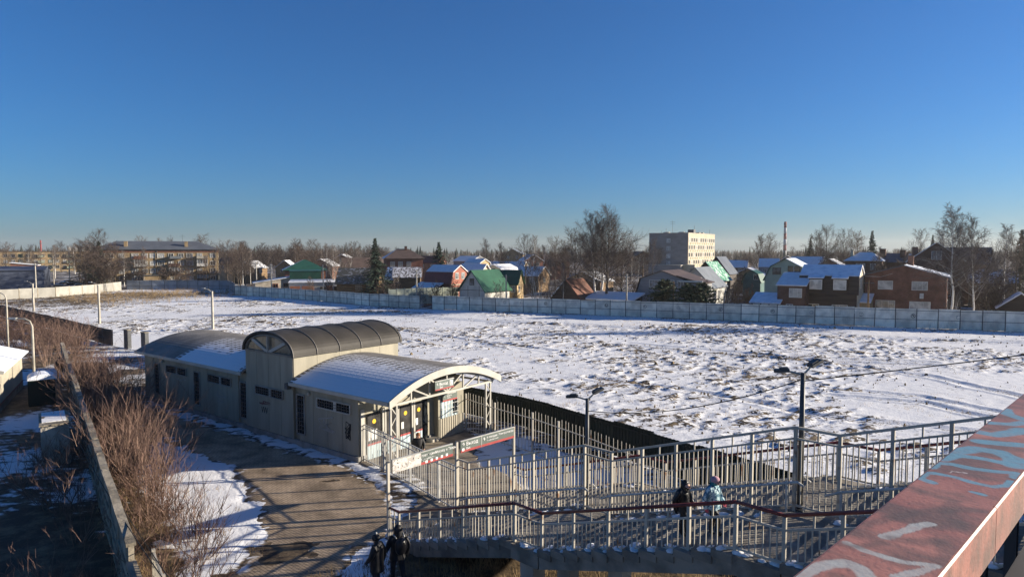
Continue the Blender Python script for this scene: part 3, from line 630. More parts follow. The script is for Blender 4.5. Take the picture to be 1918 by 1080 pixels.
    # white arched fascia and truss of the porch
    def band(x, k0, k1, y0, y1, m, nm, th=0.08):
        pts_ = [y0 + (y1 - y0) * i / 26 for i in range(27)]; b = MB()
        up = [(y, zr(y) + k1) for y in pts_]; lo = [(y, zr(y) + k0) for y in pts_]; n3 = len(up)
        vs3 = [(x, *p) for p in up] + [(x, *p) for p in lo] + [(x + th, *p) for p in up] + [(x + th, *p) for p in lo]; f3 = []
        for i in range(n3 - 1):
            f3 += [(i, i + 1, n3 + i + 1, n3 + i), (2 * n3 + i, 2 * n3 + i + 1, 3 * n3 + i + 1, 3 * n3 + i), (i, i + 1, 2 * n3 + i + 1, 2 * n3 + i), (n3 + i, n3 + i + 1, 3 * n3 + i + 1, 3 * n3 + i)]
        b.add(vs3, f3 + [(0, n3, 3 * n3, 2 * n3), (n3 - 1, 2 * n3 - 1, 4 * n3 - 1, 3 * n3 - 1)]); return b.build(nm, m, t)
    band(2.5, -0.22, 0.12, YC - HW, YC + HW, m_trim, 'arched_fascia')
    tr = band(2.25, -0.30, -0.16, 0.0, 7.2, m_trim, 'truss_arch', 0.1)
    MB().bar((2.3, 0.05, 3.1), (2.3, 7.15, 3.1), 0.1, 0.1).build('bottom_chord', m_trim, tr)
    for i, y in enumerate((1.2, 2.4, 3.6, 4.8, 6.0)):
        MB().bar((2.3, y, 3.1), (2.3, y, zr(y) - 0.2), 0.07, 0.07).build('truss_post', m_trim, tr)
        y2 = y + 1.2 if i < 2 else y - 1.2
        if i != 2: MB().bar((2.3, y, zr(y) - 0.22), (2.3, y2, 3.12), 0.07, 0.07).build('truss_brace', m_trim, tr)
    for y in (0.05, 7.15):
        MB().bar((0.0, y, 3.05), (2.3, y, 3.05), 0.08, 0.1).build('side_beam', m_trim, tr)
    for cy in (0.1, 6.75):
        c = thing_part = MB().box((2.3, cy - 0.16, 1.6), (0.08, 0.08, 3.1)).build('lattice_column', m_trim, t)
        MB().box((2.3, cy + 0.2, 1.6), (0.08, 0.08, 3.1)).build('lattice_upright', m_trim, c)
        for i in range(6):
            z = 0.2 + i * 0.48; a0, a1 = (cy - 0.16, cy + 0.2) if i % 2 == 0 else (cy + 0.2, cy - 0.16)
            MB().bar((2.3, a0, z), (2.3, a1, z + 0.46), 0.04, 0.04).build('lacing_bar', m_trim, c)
    # windows and doors of the long side
    def grille(win, w_, h_, cols, rows):
        for i in range(1, cols): put('grille_bar', boxm(0.022, 0.022, h_, m_darksteel), win, (-w_ / 2 + w_ * i / cols, -0.035, 0))
        for i in range(1, rows): put('grille_bar', boxm(w_, 0.02, 0.022, m_darksteel), win, (0, -0.055, -h_ / 2 + h_ * i / rows))
    for x, y0 in ((-4.46, 0), (-9.8, 0), (-14.99, 0), (-20.15, 0)):
        wn_ = MB()
        for s in (-1, 1): wn_.box((s * 0.33, 0, 0), (0.06, 0.1, 2.08)); wn_.box((0, 0, s * 1.01), (0.6, 0.1, 0.06))
        o = wn_.build('tall_window', m_plinth, t, (x, -0.02, 1.68)); MB().box((0, 0.02, 0), (0.6, 0.03, 1.96)).build('pane', m_glass, o); grille(o, 0.6, 1.96, 3, 9)
    for x in (-1.82, -7.13, -12.38, -17.6):
        wn_ = MB(); y = -0.14 if x == -7.13 else -0.02
        for s in (-1, 1): wn_.box((s * 1.28, 0, 0), (0.06, 0.1, 0.46)); wn_.box((0, 0, s * 0.23), (2.5, 0.12, 0.05))
        wn_.box((0.15, 0, 0), (0.22, 0.1, 0.42)); o = wn_.build('ribbon_window', m_trim if x == -1.82 else m_plinth, t, (x, y, 2.5))
        MB().box((-0.61, 0.02, 0), (1.26, 0.03, 0.41)).build('pane', m_glass, o); MB().box((0.76, 0.02, 0), (0.98, 0.03, 0.41)).build('pane', m_glass, o); grille(o, 2.46, 0.4, 13, 3)
    for x, z in ((-3.73, 2.84), (-19.3, 2.9)): MB().sphere((0, 0, 0), 0.1, 10).build('wall_lamp', m_trim, t, (x, -0.06, z), smooth=True)
    MB().box((-5.15, -0.3, 3.1), (0.25, 0.25, 0.3)).build('gutter_box', m_darksteel, t)
    # spray tags on the long side
    rnd = random.Random(4)
    def scribble(x, z, w_, h_, n_, m, y=-0.008, r_=0.016):
        pts_ = [(x + rnd.uniform(-w_, w_) / 2, y, z + rnd.uniform(-h_, h_) / 2) for _ in range(n_)]
        b = MB()
        for p, q in zip(pts_[:-1], pts_[1:]): b.bar(p, q, 0.008, r_ * 2)
        b.build('sprayed_tag', m, t, fix=False)
    scribble(-0.75, 1.45, 0.5, 1.0, 26, m_tag); scribble(-2.4, 1.5, 1.4, 0.9, 14, mat('tag_faint', (0.30, 0.285, 0.25), 0.8, 0.1, 3), r_=0.03)
    scribble(-7.6, 1.85, 1.1, 0.22, 12, mat('tag_red', (0.16, 0.06, 0.055), 0.7, 0.1, 4), y=-0.106); 
    for k in range(3): MB().bar((-7.9 + 0.2 * k, -0.106, 1.62), (-7.82 + 0.2 * k, -0.106, 1.3), 0.008, 0.035).build('sprayed_tag', m_tag, t, fix=False); MB().bar((-7.74 + 0.2 * k, -0.106, 1.62), (-7.82 + 0.2 * k, -0.106, 1.3), 0.008, 0.035).build('sprayed_tag', m_tag, t, fix=False)
    scribble(-12.2, 1.6, 1.2, 1.0, 12, mat('tag_faint', (0.2, 0.2, 0.19)), r_=0.02); scribble(-17.0, 2.0, 1.2, 0.25, 9, m_tagw)
    # glazed front under the porch
    fr = put('front_glazing', boxm(0.06, 0.2, 2.2, m_trim), t, (0.06, 0.2, 1.45))
    def pane_bay(y0, y1, z0=0.82, z1=2.28, dot=True):
        c = (y0 + y1) / 2
        MB().box((0.045, c, (z0 + z1) / 2), (0.05, y1 - y0, z1 - z0)).build('pane', mat('dusty_glass', (0.045, 0.043, 0.042), 0.25, 0.4, 1.5, spec=0.4), fr, (-0.06, -0.2, -1.45))
        MB().box((0.055, c, z0 - 0.04), (0.06, y1 - y0, 0.09)).build('red_strip', m_red, fr, (-0.06, -0.2, -1.45))
        MB().box((0.05, c, (z0 - 0.09 + 0.08) / 2), (0.05, y1 - y0, z0 - 0.17)).build('blue_panel', m_blue, fr, (-0.06, -0.2, -1.45))
        if dot:
            MB().tube([(0.07, c, z1 - 0.42), (0.078, c, z1 - 0.42)], 0.11, 14).build('yellow_dot', m_yellow, fr, (-0.06, -0.2, -1.45))
            MB().box((0.075, c - (y1 - y0) * 0.3, z0 + 0.45), (0.008, 0.16, 0.34)).build('notice', m_paper, fr, (-0.06, -0.2, -1.45))
    pane_bay(0.5, 1.3); pane_bay(2.6, 3.28); pane_bay(3.62, 4.12); pane_bay(1.72, 2.3, dot=False)
    for k in range(3): MB().box((0.075, 0.6 + 0.2 * k, 1.22), (0.008, 0.16, 0.5)).build('notice', m_paper, fr, (-0.06, -0.2, -1.45))
    for y in (1.45, 1.6, 2.45, 3.4, 3.54): MB().box((0.06, y, 1.3), (0.1, 0.1, 2.2)).build('mullion', m_trim, fr, (-0.06, -0.2, -1.45))
    MB().box((0.04, 4.34, 1.2), (0.05, 0.36, 2.2)).build('doorway', m_glass, t)
    MB().box((0.25, 4.7, 0.14), (0.5, 0.6, 0.16)).build('doorstep', m_concpale, t)
    # ticket kiosk front, ribbed sheet
    kb = MB().box((0.16, 6.05, 1.5), (0.32, 2.0, 2.7)).build('kiosk_front', m_wall, t)
    put('ribbed_sheet', corr(1.9, 1.05, m_creamsheet, 0.16, 0.03), kb, (0.35, 6.05, 0.1), rz=math.pi / 2)
    kw = MB().box((0.335, 5.9, 1.6), (0.03, 1.35, 0.95)).build('ticket_window', m_blue, kb)
    MB().box((0.352, 6.35, 1.65), (0.012, 0.42, 0.8)).build('pane', m_glass, kw)
    for k in range(6): put('grille_bar', boxm(0.02, 0.02, 0.95, m_white), kw, (0.37, 5.3 + 0.24 * k, 1.6))
    for k in range(3): put('grille_bar', boxm(0.02, 1.35, 0.02, m_white), kw, (0.375, 5.9, 1.35 + 0.25 * k))
    return t
build_station()

def sign(name, label, loc, rz, w, h, texts, stripe=0.09, patch=False, extra=None, split=None):
    t = thing(name, label, 'sign', loc, rz)
    MB().box((w / 2, 0.02, 0), (w, 0.05, h)).build('board', m_board, t)
    MB().box((w / 2, -0.008, -h / 2 + stripe / 2), (w, 0.012, stripe)).build('red_stripe', m_red, t)
    for x0, x1, z0, z1 in ((0, w, h / 2, h / 2 + 0.03), ): MB().box(((x0 + x1) / 2, 0.02, (z0 + z1) / 2), (x1 - x0, 0.07, z1 - z0)).build('frame', m_greysteel, t)
    for body, size, x, z in texts: text(body, size, m_ink, t, (x, -0.012, z))
    if split: MB().box((split, -0.008, 0), (0.03, 0.012, h)).build('frame', m_greysteel, t)
    return t
# exit signs at the porch
YA = ST_ANG + math.pi / 2
sg = sign('exit_sign', 'small grey exit sign with red stripe hanging in the porch truss', ST(2.64, 2.45, 3.6), YA, 1.3, 0.42, [('↑', 0.19, 0.06, 0.0), ('Выход', 0.19, 0.27, 0.0), ('Exit', 0.13, 0.3, -0.13)], 0.06)
pi_ = MB().box((1.1, -0.012, 0.03), (0.2, 0.006, 0.26)).build('pictogram', m_ink, sg); b = MB(); b.sphere((1.06, -0.018, 0.1), 0.028, 8, sc=(1, .15, 1)); b.bar((1.06, -0.018, 0.07), (1.08, -0.018, -0.02), .006, .05); b.bar((1.08, -0.018, -0.02), (1.04, -0.018, -0.09), .006, .03); b.bar((1.08, -0.018, -0.02), (1.13, -0.018, -0.08), .006, .03); b.build('walking_figure', m_board, pi_)
sign('ticket_sign', 'grey sign with red stripe above the ticket window under the porch', ST(0.42, 5.3, 2.28), YA, 1.12, 0.5, [('Пригородные', 0.11, 0.3, 0.11), ('билеты', 0.11, 0.3, -0.01), ('Tickets', 0.09, 0.3, -0.11), ('↓', 0.12, 0.08, -0.02)], 0.08)
# long boards over the foot of the stairs
YV = math.atan2(SV.y, SV.x)
ls = sign('station_sign', 'long sign over the stair foot, its left half plastered with stickers and grime', SUV(0.05, 0.12, 2.51), YV, 2.76, 0.45, [('К платформе', 0.13, 1.15, 0.06), ('Москву и Тверь', 0.13, 1.9, 0.06), ('To the platform', 0.09, 1.25, -0.06)])
MB().box((0.62, -0.02, 0), (1.24, 0.012, 0.44)).build('sticker_layer', m_grafp, ls)
rnd = random.Random(8)
b = MB()
for k in range(60):
    x = abs(rnd.gauss(0, 0.75)); z = rnd.uniform(-0.2, 0.2); b.bar((x, -0.028, z), (x + rnd.uniform(-.07, .07), -0.028, max(-.21, min(.21, z + rnd.uniform(-.07, .07)))), 0.006, rnd.choice((0.01, 0.02, 0.03)), rnd.choice((0, 0, 1, 2)))
stuff(b.build('stickers', [m_paper, m_tag, m_tagw], ls, fix=False))
for k in range(5): put('pictogram', boxm(0.1, 0.008, 0.09, m_ink), ls, (1.5 + 0.24 * k, -0.012, -0.15 + 0.01 * k))
rs = sign('exit_board', 'clean grey-green exit board with red stripe over the stair foot', SUV(0.05, 3.28, 2.52), YV, 2.92, 0.43, [('↑', 0.2, 0.05, 0.02), ('Выход', 0.2, 0.27, 0.02), ('Exit', 0.13, 0.28, -0.13), ('↑', 0.2, 1.14, 0.0), ('К поездам  Электропоезда', 0.115, 1.36, 0.07), ('To suburban trains', 0.085, 1.36, -0.04)], split=1.08)
put('pictogram', boxm(0.11, 0.008, 0.1, m_ink), rs, (0.12, -0.012, -0.11))
for i, (v, z, m, lab) in enumerate(((-0.02, 2.68, m_barsteel, 'tall rusty sign post at the near foot of the stairs'), (3.12, 2.76, m_barsteel, 'grey sign post between the two sign boards'), (6.24, 2.76, m_barsteel, 'thin grey sign post at the far end of the exit board'))):
    p = thing('sign_post', lab, 'post', SUV(0.0, v), SA, 'posts carrying the sign boards')
    put('pole', boxm(0.09, 0.09, z - 0.04, m, True), p, (0, 0, 0.04)); MB().box((0, 0, 0.02), (0.2, 0.2, 0.03)).build('base_plate', m_darksteel, p); MB().box((0, 0, z + 0.01), (0.11, 0.11, 0.02)).build('cap', m_darksteel, p)

# ---------------------------------------------------------------- footbridge stairs
U1, LF, LL, HR, NS = 0.6, 5.5, 1.034, 1.8, 12
NFL = 4
BRK = [(0.0, 0.0), (U1, 0.0)]
for k in range(NFL):
    u0 = U1 + k * (LF + LL); BRK += [(u0 + LF, (k + 1) * HR), (u0 + LF + LL, (k + 1) * HR)]
def build_stairs():
    t = thing('footbridge_stairs', 'wide concrete stairs with landings climbing to the footbridge', 'stairs', S0, SA)
    st = [boxm(LF / NS + 0.02, 6.66, 0.19, m_concrete), boxm(LF / NS + 0.02, 6.64, 0.18, m_concrete)]
    rnd = random.Random(5)
    for k in range(NFL):
        u0 = U1 + k * (LF + LL)
        for i in range(NS):
            z = k * HR + HR / NS * (i + 1)
            s = put('step', st[i % 2], t, (u0 + LF / NS * (i + 0.5), 3.14 + rnd.uniform(-.012, .012), z - 0.095))
            if k < 3:
                for v in (0.06, 2.9, 3.35, 6.2):
                    if rnd.random() < (0.62 if v != 0.06 else 0.8):
                        b = MB(); L_ = rnd.uniform(0.12, 0.42); dd = -1 if v in (2.9, 6.2) else 1
                        for q in range(4): b.sphere((rnd.uniform(-.12, .12), dd * (q * L_ / 4) , 0.01), rnd.uniform(.05, .12), 7, sc=(rnd.uniform(.8, 1.7), rnd.uniform(.9, 1.8), rnd.uniform(.2, .5)))
                        b.build('snow_lump', m_snow, s, (0, v - 3.14 - 0.1, 0.095), smooth=True, fix=False)
        z = (k + 1) * HR; ul = u0 + LF + LL / 2
        s = put('landing', boxm(LL - 0.01, 6.62, 0.42, m_concrete), t, (ul, 3.14, z - 0.21))
        if k < 3:
            for q in range(7): MB().sphere((rnd.uniform(-.45, .45), -3.2 + rnd.uniform(0, .2), 0.21), rnd.uniform(.08, .14), 6, sc=(1.2, 1, .5)).build('snow_lump', m_snow, s, smooth=True, fix=False)
        for v in (0.35, 6.0):
            MB().box((ul - 0.15, v, (z - 0.42) / 2), (0.5, 0.5, z - 0.42)).build('pier', m_concpale, t)
        # raking beam under the flight
        for v in (0.02, 3.14, 6.26):
            b = MB(); za, zb = k * HR - 0.01, (k + 1) * HR - 0.01
            b.prism([(u0 + 0.02, za - 0.4), (u0 + LF, zb - 0.43), (u0 + LF, zb), (u0 + 0.02, za)], v - 0.17, v + 0.17, 'y'); b.build('raking_beam', m_concrete, t)
    # one pale block pier midway under the first long flights
    for u, z in ((7.6, 1.55), (9.3, 2.1)): MB().box((u, 0.55, z / 2), (0.42, 0.42, z)).build('pier', m_concpale, t)
    return t
build_stairs()

def railing(name, label, v, h, low, bottom, redrail, barm=m_barsteel, u_end=None, hand=None, postw=0.075, barw=0.026):
    t = thing(name, label, 'railing', S0, SA)
    pm, bm_ = boxm(postw, postw, h, barm, True), boxm(barw, barw, h - low - bottom, barm, True)
    stub = boxm(0.035, 0.035, low, barm, True)
    for (ua, za), (ub, zb) in zip(BRK[:-1], BRK[1:]):
        if u_end and ua >= u_end: break
        n = max(1, round((ub - ua) / 1.18)); zf = lambda u: za + (zb - za) * (u - ua) / (ub - ua)
        dz = 0.1 if zb > za else 0.0
        for i in range(n):
            u = ua + (ub - ua) * i / n; put('post', pm, t, (u, v, zf(u)))
            w = (ub - ua) / n; nb = max(1, round(w / 0.145))
            for j in range(1, nb):
                uu = u + w * j / nb; put('baluster', bm_, t, (uu + random.uniform(-.008, .008), v, zf(uu) + bottom), rot=(random.gauss(0, .006), random.gauss(0, .007), 0))
            if low > 0.15: put('stub', stub, t, (u + w / 2 + 0.02, v, zf(u + w / 2) + h - low))
        for z in ((h - low), bottom): MB().bar((ua, v, za + z), (ub, v, zb + z), 0.045, 0.045).build('rail', barm, t)
        if redrail: MB().tube([(ua, v, za + h + 0.035), (ub, v, zb + h + 0.035)], 0.042, 8).build('handrail', m_redrail, t, smooth=True)
        else: MB().bar((ua, v, za + h), (ub, v, zb + h), 0.06, 0.06).build('top_rail', barm, t)
        if hand and zb > za:
            for vo in hand:
                MB().tube([(ua - 0.25, v + vo, za + 0.62), (ua + 0.1, v + vo, za + 0.8), (ub + 0.15, v + vo, zb + 0.8), (ub + 0.3, v + vo, zb + 0.72)], 0.035, 6).build('grab_rail', m_greysteel, t, smooth=True)
                for q in (0.02, 0.5, 0.98): put('grab_post', boxm(0.05, 0.05, 0.8, m_greysteel, True), t, (ua + (ub - ua) * q, v + vo, za + (zb - za) * q))
    return t
railing('near_railing', 'near stair railing with dark red pipe handrail on pale bars', 0.0, 1.06, 0.27, 0.10, True)
railing('dividing_fence', 'tall pale barred fence dividing the stairs in two lanes', 3.18, 2.08, 0.27, 0.14, False, hand=(-0.2, 0.22))
railing('far_railing', 'far stair railing with dark red handrail in front of the snow field', 6.28, 1.02, 0.27, 0.10, True)

def bar_fence(name, label, pts, h, sp, barw=0.026, m=m_barsteel, low=0.22, bottom=0.12, postw=0.09, spike=0.0, base=0.0):
    t = thing(name, label, 'fence', (pts[0][0], pts[0][1], 0), 0.0); o = Vector((pts[0][0], pts[0][1], 0))
    for a_, b_ in zip(pts[:-1], pts[1:]):
        A, B = Vector((*a_, 0)) - o, Vector((*b_, 0)) - o; L_ = (B - A).length; rz = math.atan2((B - A).y, (B - A).x)
        put('post', boxm(postw, postw, h + 0.05, m, True), t, A, rz)
        nb = max(2, round(L_ / sp))
        for i in range(1, nb): put('bar', boxm(barw, barw, h - bottom + spike, m, True), t, A + (B - A) * ((i + random.uniform(-.06, .06)) / nb) + Vector((0, 0, bottom - 0.05)), rot=(random.gauss(0, .007), random.gauss(0, .007), rz))
        for z in (h - low, bottom + 0.05): MB().bar(A + Vector((0, 0, z)), B + Vector((0, 0, z)), 0.04, 0.04).build('rail', m, t)
        if not spike: MB().bar(A + Vector((0, 0, h - 0.03)), B + Vector((0, 0, h - 0.03)), 0.04, 0.04).build('rail', m, t)
    put('post', boxm(postw, postw, h + 0.05, m, True), t, B, rz)
    return t
def subdiv(pts, step):
    out = []
    for a_, b_ in zip(pts[:-1], pts[1:]):
        n = max(1, round(math.dist(a_, b_) / step))
        out += [(a_[0] + (b_[0] - a_[0]) * i / n, a_[1] + (b_[1] - a_[1]) * i / n) for i in range(n)]
    return out + [pts[-1]]
bar_fence('forecourt_fence', 'pale barred fence with spiked tops between forecourt and dark green fence', subdiv([(-2.55, 36.2), (-0.9, 34.0), (1.0, 31.9), (3.3, 28.6), (5.0, 25.8)], 2.2), 2.1, 0.25, barw=0.02, spike=0.2, low=0.25)
bar_fence('entrance_fence', 'dark barred fence running from the station corner to the stair foot', [(-7.0, 30.9), (-5.75, 29.4), (-4.35, 27.7), (-2.9, 25.75), tuple(SUV(0.0, 3.1)[:2])], 1.85, 0.155, barw=0.024, m=m_greysteel, low=0.22, postw=0.08)

# ---------------------------------------------------------------- dark green sheet fence beside the field
def sheet_fence(name, label, pts, h, m, pw, posth, rails=True, m_post=m_darksteel, hfun=None, zoff=0.0, gap=None, front=True, pitch=0.2):
    o = Vector((pts[0][0], pts[0][1], 0)); t = thing(name, label, 'fence', o, 0.0)
    cum = [0]
    for a_, b_ in zip(pts[:-1], pts[1:]): cum.append(cum[-1] + math.dist(a_, b_))
    def pos(s):
        for i in range(len(pts) - 1):
            if s <= cum[i + 1] or i == len(pts) - 2:
                q = (s - cum[i]) / (cum[i + 1] - cum[i]); return Vector((pts[i][0] + (pts[i + 1][0] - pts[i][0]) * q, pts[i][1] + (pts[i + 1][1] - pts[i][1]) * q, 0)) - o
    n = int(cum[-1] / pw); rnd = random.Random(name)
    for i in range(n):
        A, B = pos(i * pw), pos((i + 1) * pw); rz = math.atan2((B - A).y, (B - A).x); hh = hfun(i / n) if hfun else h
        hh = round(hh * 10) / 10
        put('post', boxm(0.09, 0.09, hh + posth, m_post, True), t, A + Vector((0, 0, zoff)), rz)
        if gap and gap(A + o): continue
        md = (A + B) / 2; L_ = round((B - A).length - 0.02, 2)
        p = put('panel', corr(L_, hh, m, pitch), t, md + Vector((0, 0, zoff + 0.05 + rnd.uniform(-.05, .04))), rot=(rnd.gauss(0, .018), rnd.gauss(0, .004), rz))
        if rails:
            nrm = Vector((math.sin(rz), -math.cos(rz), 0)) * (0.085 if front else -0.085)
            for z in (0.45, 0.92) if front else (0.3, 0.85): put('rail', boxm(L_, 0.05, 0.05, m_post), t, md + nrm + Vector((0, 0, zoff + hh * z)), rz)
    return t
sheet_fence('green_fence', 'dark green sheet metal fence along the near edge of the snow field', [(p[0], p[1]) for p in GREEN if p[0] > -42 and p[0] < 27] if False else GREEN[4:], 1.72, m_green, 2.5, 0.02, rails=True, front=True, m_post=m_green)
gl = sheet_fence('dark_fence', 'dark weathered sheet fence behind the shrub thicket on the left', [(-95, 115.5)] + GREEN[1:4] + [(-40.6, 68.4)], 1.72, mat('dark_weathered_sheet', (0.075, 0.065, 0.055), 0.8, 0.3, 0.8, rnd=0.2), 2.5, 0.06)
for x, y, lab in ((-39.6, 67.8, 'left dark gate pillar at the gap in the green fence'), (-36.6, 65.6, 'right dark gate pillar at the gap in the green fence')):
    p = thing('gate_pillar', lab, 'post', (x, y, 0), -0.64, 'gate pillars'); MB().box((0, 0, 0.95), (0.9, 0.35, 1.9)).build('shaft', m_darksteel, p); MB().box((0, 0, 1.94), (1.0, 0.45, 0.07)).build('cap', m_concwall, p)
# scraps of paint on the green fence facing the stairs
rnd = random.Random(3)
for o in [o for o in bpy.data.objects if o.name.startswith('green_fence')]:
    for k, s in enumerate((19.6, 22.0, 27.5, 30.0, 34.2, 36.6, 41.0, 44.5)):
        b = MB()
        for q in range(rnd.choice((3, 4, 6))): x, z = rnd.uniform(-.12, .12), rnd.uniform(-.14, .14); b.bar((x, 0, z), (x + rnd.uniform(-.1, .1), 0, z + rnd.uniform(-.12, .12)), 0.006, 0.05)
        pts_ = GREEN[4:]; acc = 0
        for a_, b_ in zip(pts_[:-1], pts_[1:]):
            L_ = math.dist(a_, b_)
            if acc + L_ > s:
                q = (s - acc) / L_; x, y = a_[0] + (b_[0] - a_[0]) * q, a_[1] + (b_[1] - a_[1]) * q; rz = math.atan2(b_[1] - a_[1], b_[0] - a_[0])
                b.build('paint_mark', m_tagw, o, Vector((x + 0.06 * math.sin(rz), y - 0.06 * math.cos(rz), 1.3)) - o.location, rz, fix=False); break
            acc += L_
    break

# ---------------------------------------------------------------- far grey fence, white concrete fence, grey fence
ff = sheet_fence('zinc_fence', 'long grey zinc sheet fence on dark posts closing the far side of the field', FAR, 2.3, m_sheet, 2.4, 0.04,
                 hfun=lambda q: 2.05 + 0.6 * q, gap=lambda P: abs(P.x + 16.1) < 1.1)
rnd = random.Random(6)
for k, s in enumerate((76, 79, 83, 88, 93, 99, 104, 110, 117, 122, 128, 134, 139)):      # round sprayed marks
    acc = 0
    for a_, b_ in zip(FAR[:-1], FAR[1:]):
        L_ = math.dist(a_, b_)
        if acc + L_ > s:
            q = (s - acc) / L_; x, y = a_[0] + (b_[0] - a_[0]) * q, a_[1] + (b_[1] - a_[1]) * q; rz = math.atan2(b_[1] - a_[1], b_[0] - a_[0]); b = MB()
            for i in range(9):
                t0, t1 = i * 0.7, (i + 1) * 0.7; b.bar((.25 * math.cos(t0), 0, .25 * math.sin(t0)), (.25 * math.cos(t1), 0, .25 * math.sin(t1)), 0.006, 0.05)
            for i in range(3): b.bar((rnd.uniform(-.2, .2), 0, rnd.uniform(-.2, .2)), (rnd.uniform(-.2, .2), 0, rnd.uniform(-.2, .2)), .006, .05)
            b.build('sprayed_mark', m_tag if k % 3 else m_tagw, ff, Vector((x + 0.07 * math.sin(rz), y - 0.07 * math.cos(rz), 1.6)) - ff.location, rz, fix=False); break
        acc += L_
def panel_fence(name, label, pts, h, m, pw, th=0.12, mp=None):
    t = thing(name, label, 'fence', (pts[0][0], pts[0][1], 0)); o = Vector((pts[0][0], pts[0][1], 0)); rnd = random.Random(name)
    for a_, b_ in zip(pts[:-1], pts[1:]):
        A, B = Vector((*a_, 0)) - o, Vector((*b_, 0)) - o; n = max(1, round((B - A).length / pw)); rz = math.atan2((B - A).y, (B - A).x); w = round((B - A).length / n, 2)
        for i in range(n):
            p = A + (B - A) * ((i + .5) / n); put('panel', boxm(w - 0.16, th, h, m, True), t, p + Vector((0, 0, rnd.uniform(-.06, .03))), rz + rnd.uniform(-.006, .006))
            put('post', boxm(0.16, th + 0.08, h + 0.08, mp or m, True), t, A + (B - A) * (i / n), rz)
    return t
m_wcon = mat('whitewashed_concrete', (0.29, 0.28, 0.25), 0.85, 0.1, 0.8, rnd=0.1)
panel_fence('white_fence', 'whitewashed concrete panel fence at the left end of the field', [(-128, 128), (-104.4, 134.6), (-98.8, 143.0), (-98.0, 155), (-99.3, 168)], 2.2, m_wcon, 4.0, 0.14, m_concwall)
sheet_fence('grey_fence', 'grey sheet fence below the brick apartment block', [(-99, 169.8), (-87.5, 172.2), (-72.6, 169.8), (-63.6, 152)], 2.4, mat('dull_grey_sheet', (0.26, 0.28, 0.30), 0.6, 0.15, 0.6, rnd=0.25), 3.0, 0.05, pitch=0.3)
panel_fence('pale_garden_fence', 'pale green plank garden fence between the red house and the zinc fence', [(at(728, 121), 121), (at(800, 125), 125), (at(858, 128.5), 128.5)], 3.05, m_palegreen, 1.6, 0.06)

# ---------------------------------------------------------------- concrete wall on the left
def build_wall():
    t = thing('concrete_wall', 'weathered concrete panel wall along the shrubs on the left', 'wall', (WALL[0][0], WALL[0][1], 0)); o = Vector((WALL[0][0], WALL[0][1], 0)); rnd = random.Random(2)
    for a_, b_ in zip(WALL[:-1], WALL[1:]):
        A, B = Vector((*a_, 0)) - o, Vector((*b_, 0)) - o; n = max(1, round((B - A).length / 2.5)); rz = math.atan2((B - A).y, (B - A).x); w = (B - A).length / n
        for i in range(n):
            p = A + (B - A) * ((i + .5) / n); last = (a_ == WALL[-2])
            h = 2.15 if not last else 1.7
            q = put('panel', boxm(round(w - 0.02, 2), 0.14, h, m_concwall, True), t, p + Vector((0, 0, -0.08 + rnd.uniform(-.05, .05))), rz + rnd.uniform(-.01, .01))
            put('cap', boxm(round(w - 0.03, 2), 0.24, 0.09, m_concwall, True), q, (0, 0, h))
            for k in range(3): put('rib', boxm(round(w - 0.3, 2), 0.05, 0.09, m_concwall), q, (0, -0.09, 0.5 + 0.5 * k))
            put('post', boxm(0.2, 0.2, h + 0.12, m_concwall, True), t, A + (B - A) * (i / n) + Vector((0, 0, -0.1)), rz)
    return t
build_wall()
bar_fence('low_barred_fence', 'low pale barred fence at the near end of the concrete wall', [(-9.6, 17.3), (-8.6, 15.9), (-7.6, 14.5), (-6.6, 13.1)], 2.0, 0.16, 0.035, m=m_concpale, low=0.1)

